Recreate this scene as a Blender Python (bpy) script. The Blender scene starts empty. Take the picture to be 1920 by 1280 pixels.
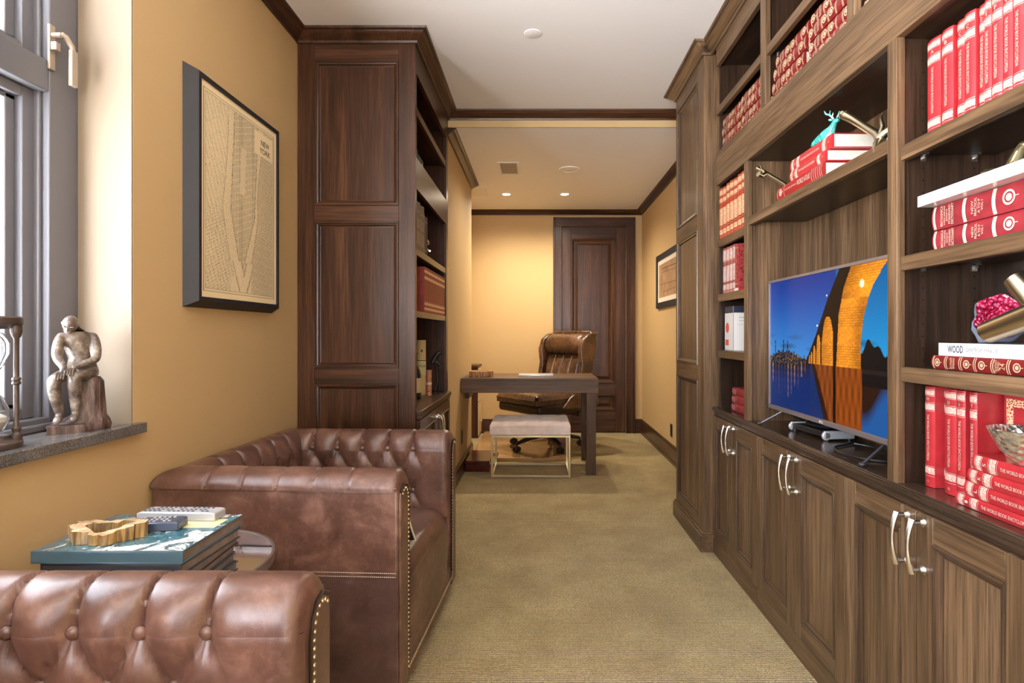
import bpy, bmesh, math, random
from math import sin, cos, pi, radians, sqrt, atan2
from mathutils import Vector, Matrix
random.seed(7)
SC = bpy.context.scene
COL = SC.collection
H = 1.17                      # eye height
# ---------------------------------------------------------------- camera
cam_data = bpy.data.cameras.new('camera'); cam = bpy.data.objects.new('camera', cam_data); COL.objects.link(cam)
cam_data.sensor_width = 36.0; cam_data.lens = 20.0
cam_data.shift_x = -(1009.5 - 960) / 1920; cam_data.shift_y = (625 - 640) / 1920
cam_data.clip_start = 0.02; cam_data.clip_end = 200
cam.location = (0, 0, H); cam.rotation_euler = (pi / 2, 0, 0)
SC.camera = cam
# ---------------------------------------------------------------- light
SC.view_settings.view_transform = 'Standard'; SC.view_settings.look = 'None'
SC.view_settings.gamma = 1.0; SC.view_settings.use_curve_mapping = False
SC.view_settings.exposure = 1.0
SC.cycles.sample_clamp_indirect = 6.0
W = bpy.data.worlds.new('sky'); SC.world = W; W.use_nodes = True
wn = W.node_tree.nodes; bg = wn['Background']
bg.inputs[1].default_value = 12.0
# sky above the horizon, sunlit paving and walls below it
_tc = wn.new('ShaderNodeTexCoord'); _sx = wn.new('ShaderNodeSeparateXYZ'); _rp = wn.new('ShaderNodeValToRGB'); _ml = wn.new('ShaderNodeVectorMath'); _ml.operation = 'SCALE'; _ml.inputs[3].default_value = 2.6
W.node_tree.links.new(_tc.outputs['Generated'], _sx.inputs[0]); W.node_tree.links.new(_sx.outputs['Z'], _rp.inputs[0])
_e = _rp.color_ramp.elements; _e[0].position = 0.0; _e[0].color = (.97, .97, 1, 1); _e[1].position = .10; _e[1].color = (.36, .39, .44, 1)
W.node_tree.links.new(_rp.outputs[0], _ml.inputs[0]); W.node_tree.links.new(_ml.outputs[0], bg.inputs[0])
sd = bpy.data.lights.new('sun', 'SUN'); sd.energy = 3.0; sd.angle = radians(2); sd.color = (1, .96, .9)
sun = bpy.data.objects.new('sun', sd); COL.objects.link(sun)
sun.rotation_euler = Vector((-.35, .62, -.62)).to_track_quat('-Z', 'Y').to_euler()
def portal(loc, rot, sx, sy):
    d = bpy.data.lights.new('window_portal', 'AREA'); d.shape = 'RECTANGLE'; d.size = sx; d.size_y = sy
    d.cycles.is_portal = True
    o = bpy.data.objects.new('window_portal', d); COL.objects.link(o); o.location = loc; o.rotation_euler = rot
WY0, WY1, WZ0, WZ1 = 0.55, 1.745, 0.895, 2.50          # window in the left wall
portal((-1.60, (WY0 + WY1) / 2, (WZ0 + WZ1) / 2), (0, -pi / 2, 0), WZ1 - WZ0, WY1 - WY0)
portal((-1.60, -1.35, (WZ0 + WZ1) / 2), (0, -pi / 2, 0), WZ1 - WZ0, 2.5)  # portal of the added window behind the viewer
portal((0.0, -3.35, 1.35), (pi / 2, 0, 0), 2.1, 2.3)  # portal of the added back window

# ---------------------------------------------------------------- helpers
WM = {}
class MB:
    def __init__(s, fn=None):
        s.v = []; s.f = []; s.mi = []; s.fn = fn; s.m = 0; s.M = None; s.col = None
    def add(s, verts, faces, m=None):
        k = len(s.v)
        for p in verts:
            p = Vector(p)
            if s.M is not None: p = s.M @ p
            if s.fn: p = Vector(s.fn(*p))
            s.v.append(p)
        for f in faces:
            s.f.append([k + i for i in f]); s.mi.append(s.m if m is None else m)
        return s
    def box(s, x0, x1, y0, y1, z0, z1, m=None):
        v = [(x, y, z) for x in (x0, x1) for y in (y0, y1) for z in (z0, z1)]
        return s.add(v, [(0, 1, 3, 2), (4, 6, 7, 5), (0, 4, 5, 1), (2, 3, 7, 6), (0, 2, 6, 4), (1, 5, 7, 3)], m)
    def cyl(s, p0, p1, r0, r1=None, n=16, caps=True, m=None):
        p0 = Vector(p0); p1 = Vector(p1); r1 = r0 if r1 is None else r1
        z = (p1 - p0).normalized(); x = z.orthogonal().normalized(); y = z.cross(x)
        v = []
        for p, r in ((p0, r0), (p1, r1)):
            for i in range(n):
                a = 2 * pi * i / n; v.append(p + x * (r * cos(a)) + y * (r * sin(a)))
        f = [(i, (i + 1) % n, n + (i + 1) % n, n + i) for i in range(n)]
        if caps: f += [tuple(range(n))[::-1], tuple(range(n, 2 * n))]
        return s.add(v, f, m)
    def tube(s, pts, r, n=8, closed=False, m=None, caps=True):
        pts = [Vector(p) for p in pts]; N = len(pts)
        rs = r if isinstance(r, (list, tuple)) else [r] * N
        up = None; v = []
        for i, p in enumerate(pts):
            a = pts[(i - 1) % N] if (i or closed) else p
            b = pts[(i + 1) % N] if (i < N - 1 or closed) else p
            t = (b - a).normalized()
            if up is None: up = t.orthogonal().normalized()
            up = (up - t * up.dot(t)).normalized(); w = t.cross(up)
            for k in range(n):
                an = 2 * pi * k / n; v.append(p + up * (rs[i] * cos(an)) + w * (rs[i] * sin(an)))
        f = []
        for i in range(N if closed else N - 1):
            j = (i + 1) % N
            for k in range(n):
                l = (k + 1) % n; f.append((i * n + k, i * n + l, j * n + l, j * n + k))
        if caps and not closed: f += [tuple(range(n))[::-1], tuple(range((N - 1) * n, N * n))]
        return s.add(v, f, m)
    def lathe(s, prof, c=(0, 0, 0), n=24, m=None, M=None, caps=True):
        v = []; c = Vector(c)
        for r, z in prof:
            for i in range(n):
                a = 2 * pi * i / n; p = Vector((r * cos(a), r * sin(a), z))
                v.append((M @ p if M else p) + c)
        f = []
        for j in range(len(prof) - 1):
            for i in range(n):
                k = (i + 1) % n; f.append((j * n + i, j * n + k, (j + 1) * n + k, (j + 1) * n + i))
        if caps:
            if prof[0][0] > 1e-6: f.append(tuple(range(n))[::-1])
            if prof[-1][0] > 1e-6: f.append(tuple(range((len(prof) - 1) * n, len(prof) * n)))
        return s.add(v, f, m)
    def ball(s, c, r, n=16, k=10, m=None, M=None):
        sx, sy, sz = r if isinstance(r, (list, tuple)) else (r, r, r)
        c = Vector(c); v = []; f = []
        for j in range(k + 1):
            t = pi * j / k
            for i in range(n):
                a = 2 * pi * i / n; p = Vector((sx * sin(t) * cos(a), sy * sin(t) * sin(a), -sz * cos(t)))
                v.append((M @ p if M else p) + c)
        for j in range(k):
            for i in range(n):
                q = (i + 1) % n; f.append((j * n + i, j * n + q, (j + 1) * n + q, (j + 1) * n + i))
        return s.add(v, f, m)
    def prism(s, poly, z0, z1, m=None, map=None):
        n = len(poly); mp = map or (lambda x, y, z: (x, y, z))
        v = [mp(x, y, z0) for x, y in poly] + [mp(x, y, z1) for x, y in poly]
        return s.add(v, [tuple(range(n))[::-1], tuple(range(n, 2 * n))] + [(i, (i + 1) % n, n + (i + 1) % n, n + i) for i in range(n)], m)
    def grid(s, nu, nv, fn, m=None, cu=False):
        v = [fn(i / nu, j / nv) for i in range(nu + 1) for j in range(nv + 1)]
        w = nv + 1
        return s.add(v, [(i * w + j, (i + 1) * w + j, (i + 1) * w + j + 1, i * w + j + 1) for i in range(nu) for j in range(nv)], m)
    def rings(s, u0, u1, v0, v1, rr, m=(0, 0), fill=True, fm=None):
        """nested rectangles (inset, height) -> moulding around a sunk panel; m = (vertical, horizontal)"""
        P = []
        for d, h in rr:
            P.append([(u0 + d, v0 + d, h), (u1 - d, v0 + d, h), (u1 - d, v1 - d, h), (u0 + d, v1 - d, h)])
        for a, b in zip(P, P[1:]):
            for i in range(4):
                j = (i + 1) % 4
                s.add([a[i], a[j], b[j], b[i]], [(0, 1, 2, 3)], m[1] if i % 2 == 0 else m[0])
        if fill: s.add(P[-1], [(0, 1, 2, 3)], m[0] if fm is None else fm)
        return s
    def text(s, st, size, M, m=None, bold=0.0, w=None, align='CENTER'):
        cu = bpy.data.curves.new('t', 'FONT'); cu.body = st; cu.size = size; cu.align_x = align; cu.align_y = 'CENTER'
        cu.extrude = 0; cu.offset = bold * size; cu.resolution_u = 2
        o = bpy.data.objects.new('t', cu); COL.objects.link(o)
        bpy.context.view_layer.update()
        me = o.to_mesh(); vs = [v.co.copy() for v in me.vertices]; fs = [tuple(p.vertices) for p in me.polygons]
        o.to_mesh_clear(); bpy.data.objects.remove(o); bpy.data.curves.remove(cu)
        if w and vs:
            xs = [v.x for v in vs]; k = w / max(1e-6, max(xs) - min(xs))
            for v in vs: v.x *= k
        return s.add([M @ v for v in vs], fs, m)
    def build(s, name, mats, parent=None, local=False, bevel=0, sub=0, ang=35, flat=False, recalc=True, seg=2, colors=None):
        me = bpy.data.meshes.new(name)
        vs = s.v
        if parent is not None and not local:
            inv = WM.get(parent, Matrix()).inverted(); vs = [inv @ v for v in vs]
        me.from_pydata([tuple(v) for v in vs], [], s.f)
        for mt in (mats if isinstance(mats, (list, tuple)) else [mats]): me.materials.append(mt)
        me.polygons.foreach_set('material_index', s.mi)
        if recalc:
            b = bmesh.new(); b.from_mesh(me); bmesh.ops.recalc_face_normals(b, faces=b.faces); b.to_mesh(me); b.free()
        if not flat:
            me.shade_smooth(); me.set_sharp_from_angle(angle=radians(ang))
        if colors is not None:
            ca = me.color_attributes.new('col', 'FLOAT_COLOR', 'POINT')
            fl = []
            for c in colors: fl += [c[0], c[1], c[2], 1.0]
            ca.data.foreach_set('color', fl)
        me.update()
        o = bpy.data.objects.new(name, me); COL.objects.link(o)
        if parent is not None:
            o.parent = parent; WM[o] = WM.get(parent, Matrix())
        if bevel:
            bm_ = o.modifiers.new('bevel', 'BEVEL'); bm_.width = bevel; bm_.segments = seg; bm_.limit_method = 'ANGLE'; bm_.angle_limit = radians(40)
        if sub:
            sm = o.modifiers.new('sub', 'SUBSURF'); sm.levels = sub; sm.render_levels = sub
        return o

def thing(name, label, cat, loc=(0, 0, 0), M=None, group=None):
    o = bpy.data.objects.new(name, None); COL.objects.link(o)
    if M is None: M = Matrix.Translation(loc)
    o.matrix_world = M; WM[o] = M.copy()
    o.empty_display_size = .05
    o['label'] = label; o['category'] = cat
    if group: o['group'] = group
    return o
def tag(o, label, cat, group=None):
    o['label'] = label; o['category'] = cat
    if group: o['group'] = group
    return o
def struct(name, mb, mats, **k):
    o = mb.build(name, mats, **k); o['kind'] = 'structure'; return o
def dup(root, M, label=None, group=None):
    kids = {}
    for o in list(bpy.data.objects):
        if o.parent: kids.setdefault(o.parent, []).append(o)
    def cp(o, par):
        c = o.copy(); COL.objects.link(c)
        if par: c.parent = par
        for k in kids.get(o, []): cp(k, c)
        return c
    r = cp(root, None); r.matrix_world = M; WM[r] = M.copy()
    if label: r['label'] = label
    if group: r['group'] = group
    return r
def Rz(d): return Matrix.Rotation(radians(d), 4, 'Z')
def T(*p): return Matrix.Translation(p)
def basis(o, x, y, z):
    m = Matrix.Identity(4)
    for i, a in enumerate((x, y, z)):
        for r in range(3): m[r][i] = a[r]
    for r in range(3): m[r][3] = o[r]
    return m

# ---------------------------------------------------------------- materials
def srgb(r, g, b):
    f = lambda c: (c / 255 / 12.92) if c / 255 <= .04045 else ((c / 255 + .055) / 1.055) ** 2.4
    return (f(r), f(g), f(b), 1)
class NT:
    def __init__(s, name):
        s.mat = bpy.data.materials.new(name); s.mat.use_nodes = True; s.t = s.mat.node_tree
        s.b = s.t.nodes['Principled BSDF']; s.c = None
    def n(s, ty, **k):
        x = s.t.nodes.new(ty)
        for a, v in k.items():
            if a.startswith('i'): x.inputs[int(a[1:])].default_value = v
            else: setattr(x, a, v)
        return x
    def l(s, a, b): s.t.links.new(a, b)
    def coord(s, scale=(1, 1, 1), out='Object', rnd=False):
        tc = s.n('ShaderNodeTexCoord'); mp = s.n('ShaderNodeMapping'); mp.inputs['Scale'].default_value = scale
        src = tc.outputs[out]
        if rnd:
            oi = s.n('ShaderNodeObjectInfo'); ma = s.n('ShaderNodeVectorMath', operation='MULTIPLY_ADD')
            s.l(oi.outputs['Random'], ma.inputs[0]); ma.inputs[1].default_value = (9, 5, 7); s.l(src, ma.inputs[2]); src = ma.outputs[0]
        s.l(src, mp.inputs['Vector']); return mp.outputs[0]
    def noise(s, vec, scale, detail=3, rough=.5, dist=0):
        x = s.n('ShaderNodeTexNoise'); s.l(vec, x.inputs['Vector']); x.inputs['Scale'].default_value = scale
        x.inputs['Detail'].default_value = detail; x.inputs['Roughness'].default_value = rough; x.inputs['Distortion'].default_value = dist
        return x.outputs['Fac']
    def ramp(s, fac, stops):
        r = s.n('ShaderNodeValToRGB'); s.l(fac, r.inputs[0]); e = r.color_ramp.elements
        while len(e) < len(stops): e.new(.5)
        for x, (p, c) in zip(e, stops): x.position = p; x.color = c
        return r.outputs[0]
    def mix(s, fac, a, b, mode='MIX'):
        m = s.n('ShaderNodeMix', data_type='RGBA', blend_type=mode)
        for k, v in ((0, fac), (6, a), (7, b)):
            if isinstance(v, (int, float, tuple)): m.inputs[k].default_value = v
            else: s.l(v, m.inputs[k])
        return m.outputs[2]
    def bump(s, h, st, dist=.002):
        b = s.n('ShaderNodeBump'); b.inputs['Strength'].default_value = st; b.inputs['Distance'].default_value = dist
        s.l(h, b.inputs['Height']); s.l(b.outputs[0], s.b.inputs['Normal'])
    def set(s, **k):
        for a, v in k.items():
            i = s.b.inputs[a.replace('_', ' ')]
            if isinstance(v, (int, float, tuple)): i.default_value = v
            else: s.l(v, i)
        return s.mat
def plain(name, col, rough=.5, metal=0, coat=0, noise=0.0, **k):
    m = NT(name)
    if noise:
        f = m.noise(m.coord(), 30, 4); c2 = tuple(x * (1 - noise) for x in col[:3]) + (1,)
        m.set(Base_Color=m.ramp(f, [(.35, c2), (.65, col)]))
    else: m.set(Base_Color=col)
    return m.set(Roughness=rough, Metallic=metal, Coat_Weight=coat, **k)
def wood(name, axis, dark, mid, light, rough=.32, coat=.3, fine=1.0):
    m = NT(name); sc = [16, 16, 16]; sc[axis] = .9
    v = m.coord(tuple(sc), rnd=False)
    big = m.noise(m.coord(tuple(3.0 if i != axis else .5 for i in range(3))), 1.0, 3, .5, 1.2)
    a = m.noise(v, 1.0, 4, .6, .6)
    sc2 = [130, 130, 130]; sc2[axis] = 4
    b = m.noise(m.coord(tuple(sc2)), 1.0, 2, .6)
    base = m.ramp(a, [(.25, dark), (.5, mid), (.78, light)])
    base = m.mix(m.ramp(big, [(.35, (0, 0, 0, 1)), (.7, (.55, .55, .55, 1))]), base, mid)
    c = m.mix(m.ramp(b, [(.40, (.5 * fine, .5 * fine, .5 * fine, 1)), (.56, (0, 0, 0, 1))]), base, dark)
    m.bump(b, .12, .0006)
    return m.set(Base_Color=c, Roughness=rough, Coat_Weight=coat, Coat_Roughness=.22, Specular_IOR_Level=.32)
# walnut in three grain directions: x, y, z
DK, MD, LT = (.014, .006, .003, 1), (.068, .027, .012, 1), (.140, .060, .028, 1)
WX, WY, WZ = [wood('walnut_grain_' + a, i, DK, MD, LT, .30, .12) for i, a in enumerate('xyz')]
DK, MD, LT = (.028, .016, .009, 1), (.140, .081, .040, 1), (.290, .180, .098, 1)
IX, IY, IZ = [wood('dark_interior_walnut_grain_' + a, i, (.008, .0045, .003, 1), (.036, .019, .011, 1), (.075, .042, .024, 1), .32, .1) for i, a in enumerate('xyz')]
RX, RY, RZ = [wood('brown_walnut_grain_' + a, i, DK, MD, LT, .40, .08) for i, a in enumerate('xyz')]
m = NT('ochre_wall_paint'); f = m.noise(m.coord(), 260, 2); m.bump(f, .05, .001)
WALL = m.set(Base_Color=srgb(196, 166, 118), Roughness=.62)
m = NT('ceiling_paint'); f = m.noise(m.coord(), 200, 2); m.bump(f, .03, .001)
CEIL = m.set(Base_Color=srgb(246, 245, 244), Roughness=.7)
m = NT('ribbed_olive_carpet')
v = m.coord()
w = m.n('ShaderNodeTexWave', wave_type='BANDS', bands_direction='Y'); m.l(v, w.inputs['Vector']); w.inputs['Scale'].default_value = 26; w.inputs['Distortion'].default_value = 1.2; w.inputs['Detail'].default_value = 2; w.inputs['Detail Scale'].default_value = 6
vo = m.n('ShaderNodeTexVoronoi'); vo.inputs['Scale'].default_value = 150; m.l(v, vo.inputs['Vector'])
big = m.noise(v, 3.2, 4, .6)
patch = m.ramp(big, [(.3, srgb(168, 146, 86)), (.7, srgb(214, 195, 134))])
c = m.mix(m.ramp(w.outputs['Fac'], [(.1, (.62, .62, .62, 1)), (.5, (0, 0, 0, 1))]), patch, srgb(120, 94, 50))
c = m.mix(m.ramp(vo.outputs['Distance'], [(.25, (0, 0, 0, 1)), (.65, (.5, .5, .5, 1))]), c, srgb(112, 88, 48))
ad = m.n('ShaderNodeMath', operation='SUBTRACT'); m.l(w.outputs['Fac'], ad.inputs[0]); m.l(vo.outputs['Distance'], ad.inputs[1])
m.bump(ad.outputs[0], .9, .006)
CARPET = m.set(Base_Color=c, Roughness=.95, Sheen_Weight=.25)
def leather(name, d, mdl, l, rough=.34, bump=.12):
    m = NT(name); v = m.coord(rnd=False)
    a = m.noise(v, 7, 5, .65, .4); b = m.noise(v, 45, 4, .7)
    c = m.ramp(a, [(.3, d), (.52, mdl), (.74, l)])
    c = m.mix(m.ramp(b, [(.5, (0, 0, 0, 1)), (.75, (.35, .35, .35, 1))]), c, l)
    vo = m.n('ShaderNodeTexVoronoi'); vo.inputs['Scale'].default_value = 420; m.l(v, vo.inputs['Vector'])
    m.bump(vo.outputs['Distance'], bump, .0008)
    return m.set(Base_Color=c, Roughness=m.ramp(b, [(.3, (rough - .06,) * 3 + (1,)), (.7, (rough + .12,) * 3 + (1,))]), Coat_Weight=.3, Coat_Roughness=.3)
LEATHER = leather('worn_brown_leather', (.058, .025, .017, 1), (.120, .056, .039, 1), (.250, .135, .100, 1))
LEATHER_E = leather('antiqued_tan_leather', (.020, .008, .004, 1), (.080, .033, .014, 1), (.200, .095, .042, 1), .26)
LEATHER_D = plain('dark_seam_leather', (.02, .009, .006, 1), .4)
BRASS = plain('brushed_brass', (.72, .62, .40, 1), .28, 1)
NAIL = plain('antique_nail_brass', (.62, .54, .40, 1), .3, 1)
NICKEL = plain('satin_nickel', (.72, .70, .68, 1), .25, 1)
STEEL = plain('grey_steel', (.5, .5, .52, 1), .3, 1)
BLACK = plain('black_plastic', (.012, .012, .013, 1), .35)
BLACKM = plain('matt_black_frame', (.012, .012, .015, 1), .55)
PAGE = plain('book_paper', srgb(226, 220, 205), .8, noise=.12)
THREAD = plain('pale_thread', srgb(220, 210, 195), .7)
WHITE = plain('white_trim', srgb(235, 234, 230), .5)
# ================================================================ room shell
XL, XR, YB = -1.243, 1.217, 6.694
ZC, ZF, YH = 2.72, 2.616, 3.99
XA, YA = -.645, 5.48          # narrow part: left wall and where it ends
def fl(): 
    b = MB(); b.box(XL - .6, XR + .3, -3.3, YB + .2, -.1, 0); return b
struct('floor', fl(), CARPET)
b = MB(); b.box(XL - .2, XR + .3, -3.3, YH, ZC, ZC + .12); struct('ceiling_main', b, CEIL)
b = MB(); b.box(XL - .2, XR + .3, YH + .012, YB + .2, ZF, ZF + .2); struct('ceiling_office', b, CEIL)
b = MB(); b.box(XL - .2, XR + .3, YH, YH + .012, ZF, ZC + .12)
struct('wall_header', b, WALL)
# left wall: opening of the seen window, and of an unseen one added for fill
b = MB(); xo = -1.60
segs = [(-3.3, -2.6), (-.1, WY0), (WY1, YH)]
for y0, y1 in segs: b.box(xo, XL, y0, y1, 0, ZC)
for y0, y1 in ((-2.6, -.1), (WY0, WY1)):
    b.box(xo, XL, y0, y1, 0, WZ0 - .03); b.box(xo, XL, y0, y1, WZ1, ZC)
struct('wall_left', b, WALL)
b = MB(); b.box(XL - .25, XA, YH, YA, 0, ZF)
struct('wall_office_left', b, WALL)
b = MB(); b.box(XL - .25, XL, YA, YB, 0, ZF); struct('wall_alcove', b, WALL)
b = MB(); b.box(XR, XR + .25, -3.3, YB, 0, ZC); struct('wall_right', b, WALL)
DX0, DX1, DZ = .2745, 1.029, 2.425
b = MB(); b.box(XL - .25, DX0, YB, YB + .2, 0, ZF); b.box(DX1, XR + .25, YB, YB + .2, 0, ZF); b.box(DX0, DX1, YB, YB + .2, DZ, ZF)
struct('wall_far', b, WALL)
b = MB(); b.box(XL - .35, -1.05, -3.45, -3.3, 0, ZC); b.box(1.05, XR + .25, -3.45, -3.3, 0, ZC)
b.box(-1.05, 1.05, -3.45, -3.3, 0, .2); b.box(-1.05, 1.05, -3.45, -3.3, 2.5, ZC)
struct('wall_back', b, WALL)

# crown moulding (profile: projection, height below the ceiling)
CP = [(0, -.056), (.010, -.056), (.013, -.046), (.022, -.040), (.036, -.026), (.046, -.020), (.050, -.013), (.062, -.009), (.066, 0), (0, 0)]
def crown(b, path, zt, closed=False, side=1, sc=1.0, m=0):
    """path of xy points along the wall; the profile stands out to the left of the walking direction * side"""
    n = len(path); P = [Vector(p) for p in path]
    offs = []
    for i in range(n):
        d = []
        if i > 0: d.append((P[i] - P[i - 1]).normalized())
        if i < n - 1: d.append((P[i + 1] - P[i]).normalized())
        ns = [Vector((-t.y, t.x)) * side for t in d]
        if len(ns) == 1: o = ns[0]
        else:
            o = ns[0] + ns[1]; o = o / (o.dot(ns[0]))
        offs.append(o)
    k = len(CP); v = []
    for p, o in zip(P, offs):
        for a, z in CP: v.append((p.x + o.x * a * sc, p.y + o.y * a * sc, zt + z * sc))
    f = []
    for i in range(n - 1):
        for j in range(k):
            l = (j + 1) % k; f.append((i * k + j, (i + 1) * k + j, (i + 1) * k + l, i * k + l))
    f += [tuple(range(k)), tuple(range((n - 1) * k, n * k))[::-1]]
    b.add(v, f, m)
WD = [WY]
b = MB(); crown(b, [(XL, -3.3), (XL, 2.93)], ZC, side=-1); struct('trim_1', b, WY)
b = MB(); crown(b, [(-.634, YH), (XR, YH)], ZC, side=-1); struct('trim_2', b, WX)
b = MB(); crown(b, [(XA, YH + .012), (XA, YA), (XL, YA)], ZF, side=-1); struct('trim_3', b, WY)
b = MB(); crown(b, [(XL, YB), (XR, YB)], ZF, side=-1); struct('trim_4', b, WX)
b = MB(); crown(b, [(XR, YB), (XR, YH + .012)], ZF, side=-1); struct('trim_5', b, WY)
# baseboards
def baseb(b, x0, x1, y0, y1, ax, sgn, h=.165, t=.018):
    # ax: 0 board runs along x (wall at y0), 1 along y (wall at x0)
    for (z0, z1, tt) in ((0, .03, t + .004), (0, h - .02, t), (h - .02, h - .008, t * .7), (h - .008, h, t * .45)):
        if ax: b.box(min(x0, x0 + sgn * tt), max(x0, x0 + sgn * tt), y0, y1, z0, z1)
        else: b.box(x0, x1, min(y0, y0 + sgn * tt), max(y0, y0 + sgn * tt), z0, z1)
b = MB(); baseb(b, XA, 0, YH, YA, 1, 1, .13); struct('baseboard_left', b, WY, bevel=.002)
b = MB(); baseb(b, XR, 0, 3.70, YB - .02, 1, -1); struct('baseboard_right', b, WY, bevel=.002)
b = MB(); baseb(b, XL, .175, YB, 0, 0, -1); baseb(b, 1.136, XR, YB, 0, 0, -1); struct('baseboard_far', b, WX, bevel=.002)
b = MB(); baseb(b, XL, 0, -3.3, 2.93, 1, 1); struct('baseboard_window', b, WY, bevel=.002)

# far door and its casing
FD = lambda u, v, w: (u, YB - w, v)
b = MB(FD)
for (u0, u1) in ((.1757, .2745), (1.029, 1.1355)):
    b.box(u0, u1, 0, 2.425, 0, .022, 0)
    b.box(u0, u0 + .022, 0, 2.53, .0, .034, 0) if u0 < .5 else b.box(u1 - .022, u1, 0, 2.53, 0, .034, 0)
    b.box(u1 - .018, u1, 0, 2.425, 0, .028, 0) if u0 < .5 else b.box(u0, u0 + .018, 0, 2.425, 0, .028, 0)
b.box(.1757, 1.1355, 2.425, 2.53, 0, .022, 1); b.box(.1757, 1.1355, 2.508, 2.531, 0, .034, 1); b.box(.2745, 1.029, 2.425, 2.443, 0, .028, 1)
struct('trim_6', b, [WZ, WX], bevel=.003)
door = bpy.data.objects.new('door_1', None); COL.objects.link(door); door['kind'] = 'structure'; door.location = (.65, YB, 0); WM[door] = T(.65, YB, 0)
b = MB(FD)
w0, w1 = -.045, -.012
b.box(.279, .383, .01, 2.42, w0, w1, 0); b.box(.909, 1.025, .01, 2.42, w0, w1, 0)
for z0, z1 in ((.01, .26), (.458, .58), (2.295, 2.42)): b.box(.383, .909, z0, z1, w0, w1, 1)
b.build('door_frame', [WZ, WX], door, bevel=.0015)
for z0, z1 in ((.26, .458), (.58, 2.295)):
    b = MB(FD); b.rings(.383, .909, z0, z1, [(0, w1), (.004, w1 + .006), (.014, w1 + .006), (.018, w1 - .006), (.034, w1 - .016), (.040, w1 - .022), (.052, w1 - .022), (.085, w1 - .012)], (0, 1))
    b.build('door_panel', [WZ, WX], door)
b = MB(); Mh = basis((.33, YB - .01, 1.02), (1, 0, 0), (0, 0, 1), (0, -1, 0))
b.lathe([(.026, 0), (.026, .006), (.012, .01), (.010, .035), (.02, .042), (.027, .055), (.022, .07), (.0, .074)], (.33, YB + .012, 1.02), 20, M=Mh.to_3x3().to_4x4())
b.build('door_knob', BRASS, door)

b = MB(); b.box(.2, 1.1, YB + .2, YB + .26, 0, 2.6); struct('door_light_seal', b, WALL)  # unseen slab added to stop light leaking round the door
# window wall: frames, glass, sills
FR = plain('charcoal_window_frame', srgb(104, 105, 112), .35, coat=.3)
def pane_mat(name, k):
    m = NT(name); o = m.t.nodes['Material Output']; tr = m.n('ShaderNodeBsdfTransparent'); gl = m.n('ShaderNodeBsdfGlossy'); mx = m.n('ShaderNodeMixShader')
    tr.inputs[0].default_value = (k, k, k, 1); gl.inputs['Roughness'].default_value = .01; mx.inputs[0].default_value = .06
    m.l(tr.outputs[0], mx.inputs[1]); m.l(gl.outputs[0], mx.inputs[2]); m.l(mx.outputs[0], o.inputs['Surface']); return m.mat
GLASS = pane_mat('window_glass', .74); GLASS_C = pane_mat('clear_window_glass', .95); GLASS_T = pane_mat('tinted_window_glass', .5)
def window(i, y0, y1):
    root = bpy.data.objects.new('window_%d' % i, None); COL.objects.link(root); root['kind'] = 'structure'
    root.location = (-1.41, (y0 + y1) / 2, WZ0); WM[root] = T(*root.location)
    fx = lambda u, v, w: (-1.41 + w, u, v)
    b = MB(fx)
    fo = .105
    for a0, a1 in ((y0, y0 + fo), (y1 - fo, y1)):
        b.box(a0, a1, WZ0, WZ1, -.10, 0)
        s = 1 if a0 == y0 else -1
        e = a1 if s == 1 else a0
        b.box(min(e, e + s * .012), max(e, e + s * .012), WZ0, WZ1, -.10, -.02)
    for z0, z1 in ((WZ0, WZ0 + .035), (1.865, 1.955), (WZ1 - .05, WZ1)):
        b.box(y0 + fo, y1 - fo, z0, z1, -.10, -.0)
    b.box(y0 + .02, y1 - .02, WZ0, WZ0 + .02, 0, .02)
    b.build('window_frame', FR, root, bevel=.004)
    for z0, z1 in ((WZ0 + .035, 1.865), (1.955, WZ1 - .05)):
        b = MB(fx); a0, a1 = y0 + fo, y1 - fo; t = .048
        for (u0, u1, q0, q1) in ((a0, a0 + t, z0, z1), (a1 - t, a1, z0, z1), (a0 + t, a1 - t, z0, z0 + .03), (a0 + t, a1 - t, z1 - .03, z1)):
            b.box(u0, u1, q0, q1, -.09, -.035)
        for (u0, u1, q0, q1) in ((a0 + t, a0 + t + .03, z0, z1), (a1 - t - .03, a1 - t, z0, z1), (a0 + t, a1 - t, z0 + .03, z0 + .045), (a0 + t, a1 - t, z1 - .045, z1 - .03)):
            b.box(u0, u1, q0, q1, -.085, -.055)
        b.build('sash', FR, root, bevel=.003)
        b = MB(fx); b.box(a0 + t, a1 - t, z0 + .03, z1 - .03, -.074, -.070); b.build('pane', GLASS if i == 1 else GLASS_C, root)
    return root
win = window(1, WY0, WY1); window(2, -2.6, -.1)  # the second is unseen, added behind the viewer to bring in fill light
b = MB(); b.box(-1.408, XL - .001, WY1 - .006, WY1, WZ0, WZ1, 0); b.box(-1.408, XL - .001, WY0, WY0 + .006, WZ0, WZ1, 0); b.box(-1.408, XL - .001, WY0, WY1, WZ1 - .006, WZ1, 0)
struct('trim_7', b, plain('daylit_reveal_paint', srgb(140, 125, 106), .6))  # reveal drywall: pale daylight cast put into the colour, toned down against overexposure
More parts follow.
